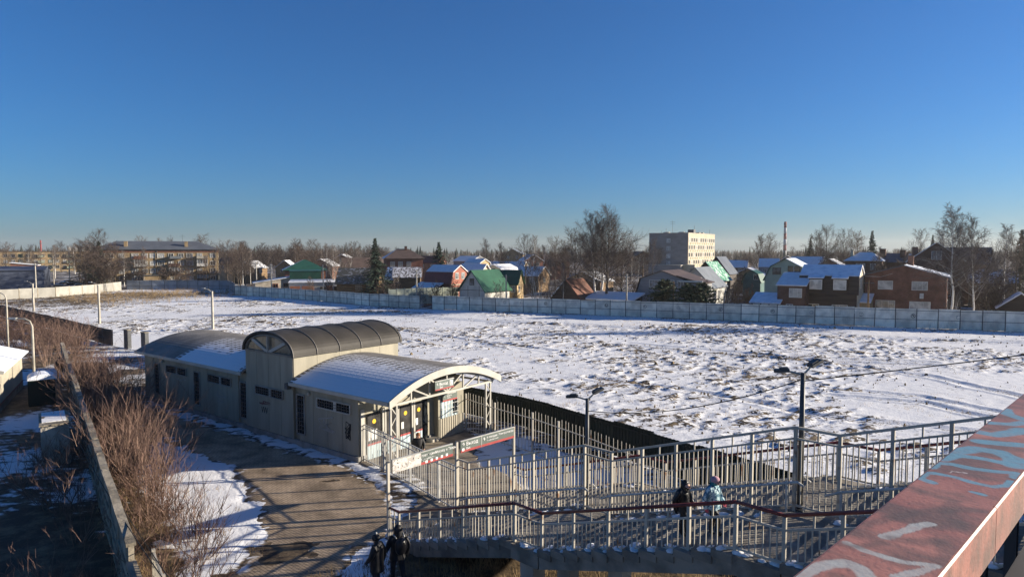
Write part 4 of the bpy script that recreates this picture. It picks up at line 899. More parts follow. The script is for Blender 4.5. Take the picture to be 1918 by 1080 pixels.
# ---------------------------------------------------------------- footbridge rail next to the camera
def build_bridge():
    P = Vector((0.47, 1.09, 0)); D = Vector((0.722, 0.692, 0)); rz = math.atan2(D.y, D.x)
    t = thing('footbridge', 'pink painted footbridge rail with blue and white graffiti in the foreground', 'footbridge', P, rz)
    ztop, w, h = 9.45, 0.176, 0.105; mr = rail_mat('pink_rail_paint'); segs = [(-3.2, 0.624), (0.628, 4.2), (4.206, 8.0)]
    for a_, b_ in segs:
        b = MB(); c = 0.0035
        prof = [(-w, ztop - h), (0, ztop - h), (0, ztop - c), (-c, ztop), (-w + c, ztop), (-w, ztop - c)]
        b.prism(prof, a_, b_, 'x'); b.build('rail_beam', mr, t)
    dk = MB().box((1.0, -1.6, 8.25), (14, 2.9, 0.2)).build('deck', m_concrete, t)
    MB().box((1.0, -0.1, 8.1), (14, 0.25, 0.5)).build('edge_beam', m_darksteel, t)
    for x in [-4.5 + 0.42 * i for i in range(29)]: put('baluster', boxm(0.03, 0.03, 0.99, m_darksteel, True), t, (x, -0.09, 8.35))
    for x in [-4.4 + 2.2 * i for i in range(6)]: put('rail_post', boxm(0.09, 0.09, 0.99, m_darksteel, True), t, (x, -0.09, 8.355))
    MB().box((3.4, -0.22, 8.83), (6.0, 0.05, 0.95)).build('kick_plate', mat('dark_plate', (0.035, 0.037, 0.04), 0.6, 0.2, 3), t)  # dark sheet added below the rail, in place of the shaded deck
    for x in (-4.5, 6.5): MB().box((x, -1.6, 4.0), (0.7, 0.7, 8.3)).build('pier', m_concrete, t)
    # graffiti: colour and cover of the spray paint stored on a fine skin over the rail top
    ST_ = [(0, .017, [(0.012, -0.009), (0.061, -0.015), (0.1, -0.029), (0.122, -0.048), (0.119, -0.071), (0.096, -0.09)]), (0, .011, [(0.208, -0.019), (0.198, -0.054), (0.195, -0.09), (0.2, -0.122), (0.221, -0.151), (0.222, -0.159), (0.193, -0.15), (0.162, -0.137), (0.131, -0.125)]),
           (2, .016, [(0.196, -0.008), (0.198, -0.03), (0.221, -0.047), (0.26, -0.064)]), (0, .014, [(0.288, -0.059), (0.336, -0.072), (0.393, -0.087), (0.42, -0.101)]), (2, .022, [(0.341, -0.141), (0.288, -0.165), (0.246, -0.175)]), (2, .018, [(0.322, -0.013), (0.395, -0.036), (0.489, -0.075), (0.566, -0.136), (0.579, -0.161)]), (2, .02, [(0.291, -0.073), (0.308, -0.109), (0.345, -0.134)]),
           (2, .02, [(0.45, -0.15), (0.52, -0.11), (0.6, -0.1), (0.61, -0.04)]), (2, .016, [(0.06, -0.05), (0.05, -0.1), (0.1, -0.14)]),
           (1, .013, [(0.7, -0.037), (0.712, -0.006), (0.765, -0.004), (0.782, -0.022), (0.784, -0.058), (0.77, -0.104), (0.77, -0.144), (0.804, -0.165), (0.845, -0.165)]), (1, .017, [(0.824, -0.003), (0.875, -0.003), (0.892, -0.034), (0.89, -0.08), (0.904, -0.12), (0.925, -0.159), (0.884, -0.168)]), (1, .03, [(1.012, -0.007), (1.098, -0.046), (1.105, -0.096), (1.061, -0.137), (0.994, -0.151)]), (1, .02, [(0.922, -0.004), (0.99, -0.028), (1.005, -0.083), (1.001, -0.139)]),
           (1, .03, [(1.311, -0.003), (1.303, -0.048), (1.363, -0.08), (1.438, -0.098)]), (1, .03, [(1.19, -0.04), (1.212, -0.085), (1.234, -0.129)]), (1, .025, [(1.726, -0.002), (1.644, -0.025), (1.596, -0.075)]), (1, .025, [(1.465, -0.01), (1.487, -0.06), (1.543, -0.085)]), (1, .012, [(0.695, -0.119), (0.692, -0.138)]), (3, .005, [(0.807, -0.046), (0.829, -0.048), (0.838, -0.076)])]
    gx, gy = np.meshgrid(np.arange(-1.0, 3.0, 0.005), np.linspace(-w + 0.006, -0.006, 40)); fac = np.zeros(gx.shape); col = np.zeros(gx.shape + (3,))
    CL = [np.array(c_) for c_ in ((.36, .37, .36), (.115, .27, .36), (.085, .062, .052), (.5, .42, .4))]
    wob = 0.010 * (fbm(gx * 30, gy * 30, 3, 5) - .5)
    for ci, hw, pts_ in ST_:
        d = dline(gx, gy, pts_) + wob; f_ = (1 - sstep(d, hw * (.25 if ci == 2 else .72), hw * (1.25 if ci == 2 else 1.02))) * (.55 if ci == 2 else .88) * (.72 + .5 * fbm(gx * 45, gy * 70, 3, 8)); f_ = np.clip(f_, 0, 1)
        col = col * (1 - f_[..., None]) + CL[ci] * f_[..., None]; fac = fac * (1 - f_) + f_
    o = sheet_from_grid('painted_skin', gx, gy, np.full(gx.shape, ztop + 0.0006), fac, np.ones(gx.shape, bool), spray_skin_mat()); o.parent = t
    ca = o.data.attributes.new('spray', 'FLOAT_COLOR', 'POINT'); cc = np.ones((gx.size, 4), np.float32); cc[:, :3] = (col / np.maximum(fac, 1e-4)[..., None]).reshape(-1, 3); ca.data.foreach_set('color', cc.ravel())
    return t
build_bridge()

# ---------------------------------------------------------------- lamp posts and cables
def flood_lamp(label, u, z0, ztop, v=3.32, aim=0.0):
    P = SUV(u, v); t = thing('lamp_post', label, 'lamp post', (P.x, P.y, z0), SA, 'lamp posts on the stair landings')
    H_ = ztop - z0
    MB().tube([(0, 0, 0), (0, 0, H_ * 0.5), (0, 0, H_)], [0.075, 0.07, 0.055], 10).build('pole', m_darksteel, t, smooth=True)
    MB().box((0, 0, 0.02), (0.26, 0.26, 0.04)).build('base_plate', m_darksteel, t)
    for d, tilt in ((Vector((-0.44, -0.22, 0.02)), 0.1), (Vector((0.16, 0.34, 0.2)), -0.4)):
        MB().tube([(0, 0, H_ - 0.05), d * 0.55 + Vector((0, 0, H_)), d * 0.75 + Vector((0, 0, H_))], 0.028, 6).build('arm', m_barsteel, t, smooth=True)
        hd = MB(); hd.box((0.0, 0, 0), (0.36, 0.2, 0.07)); hd.box((-0.05, 0, 0.05), (0.2, 0.15, 0.05)); rz = math.atan2(d.y, d.x)
        o = put('lamp_head', hd.mesh('lamp_head', m_darksteel), t, d + Vector((0, 0, H_ + 0.02)), rot=(0, tilt, rz))
        MB().box((0.02, 0, -0.04), (0.27, 0.16, 0.02)).build('lens', m_glass3, o)
    return t, Vector((P.x, P.y, ztop - 0.15))
l1, L1 = flood_lamp('lower twin floodlight post on the first stair landing', 6.08, HR, 5.35)
l2, L2 = flood_lamp('twin floodlight post on the second stair landing, nearest the pink rail', 12.72, 2 * HR, 7.02)
def cable(label, a_, b_, sag, r=0.014, name='cable', n=14):
    a_, b_ = Vector(a_), Vector(b_); b = MB()
    pts_ = [a_ + (b_ - a_) * (i / n) - Vector((0, 0, sag * 4 * (i / n) * (1 - i / n))) for i in range(n + 1)]
    b.tube([p - a_ for p in pts_], r, 5); o = b.build(name, m_rubber, None, a_, smooth=True); return tag(o, label, 'cable')
cable('black cable slung between the two floodlight posts', L1 - Vector((0, 0, 0.25)), L2, 0.35)
cable('black cable leaving the upper floodlight post to the right', L2 - Vector((0, 0, 0.05)), SUV(34, 12, 12.5), 0.3)
for k, d in enumerate((0.0, 0.35)): cable(('lower' if k else 'upper') + ' of two black cables crossing above the left shrubs', (-21.0 + d, 31.0, 1.9 - d * .6), (-3.4 + d, 9.0, 3.3 - d), 0.5, 0.013)
def street_lamp(label, loc, h, side):
    t = thing('street_lamp', label, 'street lamp', loc, 0, 'curved lamps on the railway side')
    pts_ = [(0, 0, 0), (0, 0, h * .75), (0, 0, h * .9), (-side * .15, 0, h * .97), (-side * .5, 0, h), (-side * 1.1, 0, h + .02)]
    MB().tube(pts_, [.09, .075, .065, .06, .05, .045], 8).build('pole', m_concpale, t, smooth=True); MB().box((-side * 1.3, 0, h + .02), (.55, .2, .12)).build('lamp_head', m_greysteel, t); MB().box((0, 0, .04), (.5, .5, .08)).build('base', m_concrete, t)
street_lamp('curved street lamp standing on the snow behind the cream cabin', (-32.7, 44.9, 0), 5.4, 1); street_lamp('curved street lamp at the left edge above the cabin roof', (-48.4, 63.2, 0), 6.0, 1)
def pole(name, label, loc, h, r, m, group, arm=False, ins=False):
    t = thing(name, label, 'pole', loc, 0, group); MB().tube([(0, 0, 0), (0, 0, h)], [r * 1.15, r * .8], 7).build('shaft', m, t)
    if arm: MB().tube([(0, 0, h - .1), (-.5, 0, h + .25), (-1.0, .1, h + .35)], .035, 5).build('bracket', m_concpale, t); MB().box((-1.15, .1, h + .36), (.45, .18, .1)).build('lamp_head', m_greysteel, t)
    else: MB().bar((-.7, 0, h - .35), (.7, 0, h - .35), .1, .1).build('crossarm', m_darksteel, t)
    return t
for px, Y, h, lab in ((60, 110, 4.6, 'pale concrete pole in the weedy corner of the field'), (183, 90, 5.4, 'pale concrete lamp pole behind the shrub tops'), (396, 84, 4.9, 'pale concrete lamp pole in the field behind the station roof'), (66, 160, 7.0, 'pale concrete pole in front of the blue shed')):
    pole('concrete_pole', lab, (at(px, Y), Y, 0), h, 0.16, m_concpale, 'poles in the field', arm=Y < 120)
for px, Y, h, lab in ((480, 152, 7.4, 'utility pole at the left end of the zinc fence'), (508, 148, 7.0, 'utility pole beside the white shed'), (605, 136, 7.2, 'utility pole in front of the white garages'), (780, 117, 6.6, 'utility pole at the gap in the zinc fence'), (948, 112, 6.0, 'dark utility pole by the green roofed house'), (1174, 104, 6.4, 'pale utility pole left of the grey gambrel house'), (1204, 135, 7.0, 'white pole in front of the tower block'), (1262, 100, 5.4, 'thin wooden pole among the garden pines'), (1628, 90, 6.0, 'wooden utility pole at the corner of the brick house'), (100, 200, 8.5, 'thin pole above the dark car park'), (130, 210, 9.5, 'tall thin pole above the dark car park')):
    pole('utility_pole', lab, (at(px, Y), Y, 0), h, 0.13, m_concpale if px < 1200 else m_wood, 'utility poles of the village')

# ---------------------------------------------------------------- houses
FA = math.atan2(-0.563, 0.826)                   # village plots follow the far fence
def window(parent, x, y, z, w, h, rz=0.0, glass=None, frame=None, mull=1, trim=0.07):
    frame = frame or m_white; glass = glass or m_glass2; k = ('w', round(w, 2), round(h, 2), frame.name, mull)
    if k not in CACHE:
        b = MB()
        for s in (-1, 1): b.box((s * w / 2, 0, 0), (trim, 0.12, h + trim)); b.box((0, 0, s * h / 2), (w - trim, 0.12, trim))
        for i in range(mull): b.box((-w / 2 + w * (i + 1) / (mull + 1), 0, 0), (trim * .7, 0.1, h - trim))
        CACHE[k] = b.mesh('window', frame)
    o = put('window', CACHE[k], parent, (x, y, z), rz)
    put('pane', boxm(w - trim, 0.04, h - trim, glass), o, (0, 0.02, 0))
    return o

def house(name, label, px, Y, w, d, h, roof, wall, rmats, wins=(), ang=FA, gwall=None, over=0.35, chim=None, z0=-0.45, th=0.14, cat='house'):
    """Origin at the middle of the front wall; local -y looks towards the field. roof = (kind, axis, profile) with profile as (s, z) from eave to eave."""
    t = thing(name, label, cat, (at(px, Y), Y, z0), ang)
    kind, axis, prof = roof
    if kind == 'hip':
        r_, rl = prof; W, D = w / 2 + over, d / 2 + over
        MB().box((0, d / 2, (h - 0) / 2), (w, d, h)).build('wall', wall, t)
        hr = rl / 2; e = [(-W, d / 2 - D, h), (W, d / 2 - D, h), (W, d / 2 + D, h), (-W, d / 2 + D, h)]; a_, b_ = (-hr, d / 2, h + r_), (hr, d / 2, h + r_)
        rf = MB().slab([e[0], e[1], b_, a_], 0.1).build('roof_slope', rmats[0], t)
        MB().slab([e[1], e[2], b_], 0.1).build('roof_slope', rmats[1], t); MB().slab([e[2], e[3], a_, b_], 0.1).build('roof_slope', rmats[0], t); MB().slab([e[3], e[0], a_], 0.1).build('roof_slope', rmats[2], t)
        MB().box((0, d / 2, h + 0.03), (w + over * 1.6, d + over * 1.6, 0.1)).build('eaves', m_darkwood, t)
    else:
        span = d if axis == 'x' else w; run = w if axis == 'x' else d
        S = [(s * span / 2, z) for s, z in prof]
        poly = [(S[0][0], 0)] + S + [(S[-1][0], 0)]
        b = MB()
        if axis == 'x': b.prism([(p + d / 2, z) for p, z in poly], -w / 2, w / 2, 'x')
        else: b.prism(poly, 0, d, 'y')
        b.build('wall', wall, t)
        if gwall:
            lo = [(S[0][0], h)] + [q for q in S if q[1] >= h - 1e-6] + [(S[-1][0], h)]
            gp = [S[0]] + S[1:]
            for side in ((w / 2, w / 2 + 0.03), (-w / 2 - 0.03, -w / 2)) if axis == 'x' else ((-0.03, 0),):
                MB().prism([(p + (d / 2 if axis == 'x' else 0), z) for p, z in [(S[0][0] + .02, 0.02)] + [(p * .985, z - .03) for p, z in S] + [(S[-1][0] - .02, 0.02)]], side[0], side[1], 'x' if axis == 'x' else 'y').build('gable_wall', gwall, t)
        nS = len(S) - 1
        for i in range(nS):
            (s0, z0_), (s1, z1_) = S[i], S[i + 1]; dx, dz = s1 - s0, z1_ - z0_; l = math.hypot(dx, dz); e0 = over if i == 0 else 0.0; e1 = over if i == nS - 1 else 0.0
            q0 = (s0 - dx / l * e0, z0_ - dz / l * e0); q1 = (s1 + dx / l * e1, z1_ + dz / l * e1); g_ = over * .8
            if axis == 'x': pts_ = [(-run / 2 - g_, q0[0] + d / 2, q0[1]), (run / 2 + g_, q0[0] + d / 2, q0[1]), (run / 2 + g_, q1[0] + d / 2, q1[1]), (-run / 2 - g_, q1[0] + d / 2, q1[1])]
            else: pts_ = [(q0[0], -g_, q0[1]), (q0[0], run + g_, q0[1]), (q1[0], run + g_, q1[1]), (q1[0], -g_, q1[1])]
            MB().slab(pts_, th).build('roof_slope', rmats[min(i, len(rmats) - 1)], t)
    for wv in wins:
        f, s, z, ww, hh = wv[:5]; gl = wv[5] if len(wv) > 5 else None; fr = wv[6] if len(wv) > 6 else None; mu = wv[7] if len(wv) > 7 else 1
        if f == 'f': window(t, s, -0.05, z, ww, hh, 0, gl, fr, mu)
        elif f == 'r': window(t, w / 2 + 0.05, d / 2 + s, z, ww, hh, math.pi / 2, gl, fr, mu)
        elif f == 'l': window(t, -w / 2 - 0.05, d / 2 - s, z, ww, hh, -math.pi / 2, gl, fr, mu)
    for c in (chim or ()):
        x, y, zb, zt, m, s = c; ch = MB().box((x, y, (zb + zt) / 2), (s, s, zt - zb)).build('chimney', m, t); MB().box((x, y, zt + .04), (s + .15, s + .15, .08)).build('chimney_cap', m_darksteel, ch)
    return t
def gable(r, h): return [(-1, h), (0, h + r), (1, h)]
def gamb(h, r, k=0.72, q=0.66): return [(-1, h), (-k, h + r * q), (0, h + r), (k, h + r * q), (1, h)]
GP = m_glass3
# --- right-hand row behind the zinc fence
house('brick_house', 'dark red brick two-storey house with low gable and orange chimney', 1694, 98, 10.6, 9.0, 6.75, ('gable', 'y', gable(1.55, 6.75)), m_brick, [m_greyroof, m_snowmetal],
      [('f', -2.4, 5.35, 1.9, 1.25, GP, None, 0), ('f', 2.0, 5.35, 1.95, 1.25, GP, None, 2), ('f', -2.35, 2.45, 2.5, 1.2, m_glass2, None, 2), ('f', 2.1, 2.35, 2.6, 1.35, GP, None, 2), ('r', -1.5, 5.3, 1.4, 1.3), ('r', 1.5, 2.4, 1.4, 1.3)], chim=[(0.5, 5, 7.6, 9.7, m_brickor, 0.75)], over=0.5)
h = bpy.data.objects['brick_house']; MB().box((2.3, -0.3, 3.9), (0.5, 0.4, 0.75)).build('air_conditioner', m_white, h)
for k in range(2): MB().tube([(-5.3 + .1 * k, -.2, 6.7 - .1 * k), (-3, -.5, 6.6), (-1.5, -.1, 7.1)], .02, 4).build('wire', m_white, h)
mh = house('mansard_house', 'black clad mansard house with snowy tiled roof and two dormer windows', 1552, 97, 7.6, 7.2, 3.3, ('gamb', 'x', [(-1, 4.4), (-0.86, 6.75), (0, 8.3), (0.86, 6.75), (1, 4.4)]), m_darkwood, [m_darkwood, m_snowmetal, m_snowmetal, m_darkwood], [('r', 0, 5.6, 1.2, 1.3, m_glass2, None, 1), ('r', -1.8, 2.2, 1.1, 1.3), ('f', -2, 2.0, 1.6, 1.2, m_glass), ('f', 1.6, 2.0, 2.0, 1.2, m_glass)], gwall=m_cream, over=0.3)
for x in (-1.6, 1.6):
    dm = MB().box((x, 0.1, 5.55), (1.9, 1.0, 1.7)).build('dormer', m_darkwood, mh); MB().slab([(x - 1.1, -0.65, 6.45), (x + 1.1, -0.65, 6.45), (x + 1.1, 0.75, 6.95), (x - 1.1, 0.75, 6.95)], 0.1).build('dormer_roof', m_snowmetal, dm)
    window(mh, x, -0.44, 5.55, 1.6, 1.35, 0, GP, None, 1 if x < 0 else 0, 0.12)
house('brick_annex', 'narrow brick annex with blue snowy shed roof left of the mansard house', 1483, 97.5, 3.9, 5, 5.4, ('shed', 'x', [(-1, 5.4), (1, 7.0)]), m_brickdk, [m_snow], [('f', 0.6, 4.3, 1.7, 1.3, GP, None, 2), ('f', -0.2, 1.7, 0.9, 1.8, m_glass2)], over=0.25)
house('snowy_porch', 'low veranda with white snowy corrugated roof behind the zinc fence', 1434, 98.5, 4.0, 3.4, 2.75, ('shed', 'x', [(-1, 2.75), (1, 3.9)]), m_darkwood, [m_snowmetal], [('f', -1.2, 2.0, 0.9, 1.1, GP), ('f', 0, 2.0, 0.9, 1.1, GP), ('f', 1.2, 2.0, 0.9, 1.1, GP)], over=0.3)
house('lean_to', 'yellowish lean-to shed between the mansard house and the brick house', 1617, 97, 2.0, 4, 2.9, ('shed', 'x', [(-1, 2.9), (1, 3.9)]), m_yellowwall, [m_snowmetal], [('f', 0.1, 1.4, 1.2, 1.6, m_glass)], over=0.15)
gh = house('pale_green_house', 'pale green gambrel house with a dark balcony recess', 1472, 130, 8.0, 8, 4.6, ('gamb', 'y', [(-1, 4.9), (-0.7, 7.4), (0, 8.9), (0.7, 7.4), (1, 4.9)]), m_greenwall, [m_greenroof2, m_greenroof2, m_snowmetal, m_greenroof2], [('f', -1.7, 6.5, 1.5, 1.3, m_glass2, m_darkwood, 1)], over=0.4)
MB().box((1.5, -0.03, 6.4), (2.3, 0.1, 2.3)).build('balcony_opening', m_glass, gh); MB().box((1.5, -0.25, 5.7), (2.4, 0.3, 0.95)).build('balcony_front', m_wood, gh); MB().box((1.5, -0.2, 6.4), (0.1, 0.1, 2.3)).build('balcony_post', m_white, gh)
house('green_shed', 'small dark green gambrel shed left of the pale green house', 1408, 140, 3.6, 4, 3.6, ('gamb', 'y', [(-1, 4.0), (-.7, 5.6), (0, 6.3), (.7, 5.6), (1, 4.0)]), mat('teal_boards', (0.06, 0.12, 0.12), .8, .1, 1), [m_greenroof2], [('f', 0.9, 5.0, 0.9, 1.1, m_glass)])
house('hip_brick_house', 'brick house with blue-white snowy hip roof', 1617, 150, 7.4, 7.5, 8.2, ('hip', 'x', (1.9, 2.4)), m_brickdk, [m_snow, m_snowmetal, m_snow], [('f', -0.6, 6.9, 1.8, 1.4, m_glass2), ('f', 1.9, 6.9, 1.0, 1.4)], chim=[(-2.6, 2, 8.4, 10.6, m_cream, .6)])
house('large_brick_house', 'large brown brick house with steep gable and blue metal roof', 1752, 128, 9.5, 9, 8.4, ('gable', 'y', gable(3.6, 8.4)), m_brickdk, [m_snow, m_greyroof], [('f', 0.1, 9.6, 1.6, 1.6, m_glass2), ('f', -1.9, 5.6, 1.5, 1.5, m_glass), ('f', 1.6, 5.6, 2.2, 1.5, m_glass2), ('f', 1.8, 2.6, 1.5, 1.5, m_glass)], chim=[(-3.6, 3, 8.6, 11.2, m_brick, 1.0)])
house('blue_roof_wing', 'long brick wing with wide blue-grey metal roof behind the birches', 1800, 133, 9.5, 9, 7.9, ('gable', 'x', gable(3.2, 7.9)), m_brickdk, [m_greyroof], [('f', -1, 5.4, 1.4, 1.4, m_glass)])
house('chimney_house', 'brick house with two stubby chimneys right of the hip roof', 1670, 150, 5.6, 6, 8.0, ('gable', 'x', gable(1.8, 8.0)), m_brickdk, [m_greyroof], chim=[(-2.0, 2, 8.2, 10.9, m_brickdk, 1.2), (2.0, 2, 8.2, 10.6, m_brickdk, 1.1)])
house('edge_cabin', 'small brown cabin with blue snowy roof at the right edge', 1915, 92, 4.8, 4.5, 2.6, ('gable', 'y', gable(1.9, 2.6)), m_darkwood, [m_snow, m_snow], over=0.5)
# --- middle
gg = house('grey_gambrel_house', 'grey sided gambrel house behind the garden pines', 1240, 110, 9.6, 8.5, 3.2, ('gamb', 'y', [(-1, 2.4), (-0.78, 5.8), (0, 7.1), (0.78, 5.8), (1, 2.4)]), m_greywall, [m_darkwood, m_brownroof, m_brownroof, m_greyroof], [('f', -1.2, 5.0, 1.9, 1.25, m_glass2, None, 1), ('f', 1.4, 5.0, 1.4, 1.25, m_glass2), ('f', 3.2, 5.0, 1.0, 1.2, m_glass2), ('f', -1.2, 1.9, 1.2, 1.4, m_glass2)], over=0.35)
MB().box((5.2, 2.5, 2.6), (3.2, 5.0, 5.2)).build('side_wing', m_greywall, gg); MB().slab([(2.6, -0.4, 6.35), (7.1, -0.4, 5.2), (7.1, 5.4, 5.2), (2.6, 5.4, 6.35)], .14).build('wing_roof', m_brownroof, gg); MB().box((5.0, -0.36, 5.55), (4.0, 0.1, 0.24)).build('wing_fascia', m_white, gg)
house('silver_roof_house', 'white house under a silver metal roof behind the grey gambrel', 1302, 121, 6.4, 8, 4.0, ('gable', 'y', gable(3.4, 4.0)), m_whitewall, [m_silver], [('r', -2.4, 2.4, 1.2, 1.6, m_glass2), ('r', 0, 2.4, 1.2, 1.6, m_glass2)], over=.5)
house('green_slope_house', 'dark house with bright green snowy roof slope near the tower block', 1322, 136, 6.0, 7, 4.6, ('gable', 'y', gable(3.6, 4.6)), m_darkwood, [m_greenroof2, mat('green_snow_roof', (0.05, 0.22, 0.12), .5, .1, 1.5, col2=(.5, .6, .56), lo=.5, hi=.6)], [('r', 0, 3.0, 2.4, 1.6, m_glass3)], over=.5)
house('grey_slope_house', 'house with grey-blue roof just right of the tower block', 1342, 165, 6.0, 7, 5.0, ('gable', 'y', gable(4.0, 5.0)), m_darkwood, [m_greyroof], over=.5)
house('rust_roof_shed', 'dark wooden shed with rusty brown roof slope beside the tall birches', 1060, 110, 5.4, 5.6, 2.7, ('gable', 'y', gable(3.0, 2.7)), m_darkwood, [m_snowold, m_rust], over=.35)
house('flat_snow_shed', 'low shed with a flat snow covered roof right of the rusty shed', 1140, 107.5, 8.2, 4.2, 2.3, ('shed', 'x', [(-1, 2.5), (1, 3.3)]), m_darkwood, [m_snow], over=.4, th=.25)
wg = house('green_roof_house', 'white gabled house with bright green roof behind the zinc fence', 884, 117, 5.6, 7.6, 3.4, ('gable', 'y', gable(3.4, 3.6)), m_whitewall, [m_greenroof2, m_greenroof], [('f', 0.0, 5.0, 0.85, 1.15, m_glass2, m_darkwood), ('f', -1.0, 1.7, 0.8, 1.25, m_glass, m_darkwood), ('f', 0.9, 1.7, 0.8, 1.25, m_glass, m_darkwood)], over=.55)
for x in (-0.9, 1.6): MB().box((x, -0.02, 3.4), (.06, .05, 1.9)).build('batten', m_darkwood, wg)
MB().box((0, -0.02, 3.55), (5.5, .05, .07)).build('batten', m_darkwood, wg)
house('beige_wing_house', 'beige house wing with green roof and three small windows', 947, 123, 4.4, 5, 4.4, ('gable', 'x', gable(2.4, 4.4)), m_yellowwall, [m_greenroof], [('f', -1.3, 3.4, .8, 1.2, m_glass2), ('f', 0.1, 3.4, .8, 1.2, m_glass2), ('f', 1.4, 3.4, .8, 1.2, m_glass2), ('r', -1, 3.3, .8, 1.2)], over=.4, ang=FA + .35)
rg = house('red_gambrel_house', 'maroon house with orange-red gambrel gable and white trimmed windows', 820, 130, 6.6, 5.6, 3.8, ('gamb', 'x', [(-1, 4.3), (-.8, 6.3), (0, 7.6), (.8, 6.3), (1, 4.3)]), m_maroon, [m_maroon, m_snow, m_snow, m_maroon], [('r', -1.0, 5.6, .9, 1.2, m_glass2), ('r', .9, 5.6, .9, 1.2, m_glass2), ('r', -1.2, 2.4, 1.0, 1.4, m_glass2), ('r', 1.2, 2.4, 1.0, 1.4), ('f', 1.0, 1.9, .9, 1.5, GP)], gwall=m_redpaint, over=.3)
MB().box((3.38, 2.8, 3.9), (.12, 5.8, .16)).build('cornice', m_cream, rg)
MB().box((-1.4, -1.2, 1.6), (5.6, 2.4, 3.2)).build('front_annex', m_maroon, rg); MB().slab([(-4.5, -2.7, 3.1), (1.6, -2.7, 3.1), (1.6, 0.1, 4.2), (-4.5, 0.1, 4.2)], .16).build('annex_roof', m_snow, rg)
lc = house('log_cabin', 'brown log cabin with mossy snow streaked board roof', 668, 137, 8.2, 6.4, 3.9, ('gable', 'x', gable(2.9, 3.9)), m_wood, [m_moss], [('f', 0.4, 2.9, 1.3, 1.3, GP, None, 2), ('f', 2.6, 2.9, 1.2, 1.3, m_glass2, None, 1)], over=.5, ang=.02)
for k in range(9): MB().tube([(-4.15, -.03, .5 + .38 * k), (4.15, -.03, .5 + .38 * k)], .17, 6).build('log', m_wood, lc)
gr = house('garage_row', 'low whitewashed garages with orange doors beside the log cabin', 590, 146, 11.0, 5, 3.5, ('shed', 'x', [(-1, 3.5), (1, 3.9)]), m_whitewall, [m_snow], [('f', 4.4, 2.0, .7, 1.2, m_glass, m_darkwood), ('f', 1.6, 2.0, 1.0, 1.1, m_glass, m_darkwood)], over=.2, ang=.24)
for x, w_ in ((-4.3, 2.1), (-1.6, 2.5), (3.0, 1.1)): MB().box((x, -.04, 1.5), (w_, .1, 2.5)).build('garage_door', m_door, gr)
house('green_sheet_shed', 'long dark green sheet shed behind the garages', 572, 154, 7.0, 5, 5.7, ('shed', 'x', [(-1, 5.7), (1, 5.9)]), m_greenroof2, [m_greenroof2], over=.1, ang=.30)
house('green_hip_house', 'orange brick house with dark green hip roof, its left slope blue with snow', 572, 162, 9.4, 9, 5.7, ('hip', 'x', (2.5, .6)), m_brickor, [m_greenroof2, m_greenroof2, m_snow], [('f', -1.0, 5.0, 1.3, .7, m_glass, m_darkwood), ('f', 2.4, 5.0, 1.3, .7, m_glass, m_darkwood)], over=.7, ang=.34)
ws = house('white_shed', 'weathered white brick shed with slanting snowy roof near the fence end', 512, 152, 8.0, 5, 3.3, ('shed', 'y', [(-1, 3.2), (1, 4.4)]), brick_mat('patchy_white_brick', (.5, .45, .36), (.42, .37, .3), (.25, .2, .16), .5, .2, .02), [m_snow], [('f', 0.4, 2.5, 1.1, .9, m_glass, m_door), ('f', 2.6, 2.6, 1.0, .9, m_glass, m_door)], over=.4, ang=.42)
house('yellow_gable_house', 'small yellow brick gable house with blue snowy roof behind bare trees', 533, 212, 5.6, 7, 5.2, ('gable', 'y', gable(2.2, 5.2)), m_brickye, [m_snow, m_snow], [('f', -.9, 4.2, .7, 1.0, m_glass), ('f', .8, 4.2, .7, 1.0)], ang=FA + .7, over=.5)
house('brown_hip_house', 'big brown hip roofed house with one snowy side', 758, 190, 10.5, 10, 8.2, ('hip', 'x', (2.8, 3.2)), m_brick, [m_brownroof, m_brownroof, m_snow], [('f', -3.4, 6.6, 1.2, 1.6, m_cream), ('f', -1.2, 6.6, 1.2, 1.6, m_cream), ('f', 1.2, 6.6, 1.2, 1.6, m_cream), ('r', -2, 6.6, 1.3, 1.6, m_cream), ('r', 2, 6.6, 1.3, 1.6, m_cream)], chim=[(.8, 4.5, 10.4, 11.8, m_brickdk, .7)], over=.7, ang=.26)
house('snow_slope_house', 'brown roofed house with a broad blue snow slope near the big spruce', 672, 172, 7.0, 8, 5.4, ('gable', 'x', gable(3.2, 5.4)), m_brick, [m_brownroof, m_snow], over=.5, ang=FA + 1.0)
house('old_barn', 'old grey barn with broken snow on its roof behind the dark shrubs', 748, 152, 6.6, 6, 4.0, ('gable', 'x', gable(2.6, 4.0)), m_wood, [m_snowold], over=.4, ang=-.1)
house('snowy_barn', 'low barn with white patchy snow roof left of the red house', 762, 150, 6.0, 6, 4.6, ('gable', 'x', gable(2.0, 4.6)), m_wood, [mat('patchy_snow_roof', (.13, .12, .115), .8, .1, 2.4, col2=(.6, .6, .62), lo=.46, hi=.54)], over=.4, ang=.1)
house('yellow_gambrel_house', 'yellow gambrel cottage with blue roof in the middle distance', 882, 182, 5.0, 6, 5.4, ('gamb', 'x', [(-1, 5.4), (-.75, 7.2), (0, 8.2), (.75, 7.2), (1, 5.4)]), m_yellowwall, [m_snow], [('r', 0, 6.2, 1.2, 1.2, m_glass)], gwall=m_yellowwall, over=.4)
house('white_roof_hall', 'long low hall with white snowy roof behind the second spruce', 866, 232, 8.0, 9, 7.0, ('gable', 'x', gable(1.6, 7.0)), m_greywall, [m_snow], over=.4)
house('cream_gable_house', 'cream gabled house with blue roof behind the red gambrel', 874, 142, 6.0, 5.6, 5.0, ('gable', 'x', gable(2.6, 5.0)), m_cream, [m_snow], gwall=m_cream, over=.5)
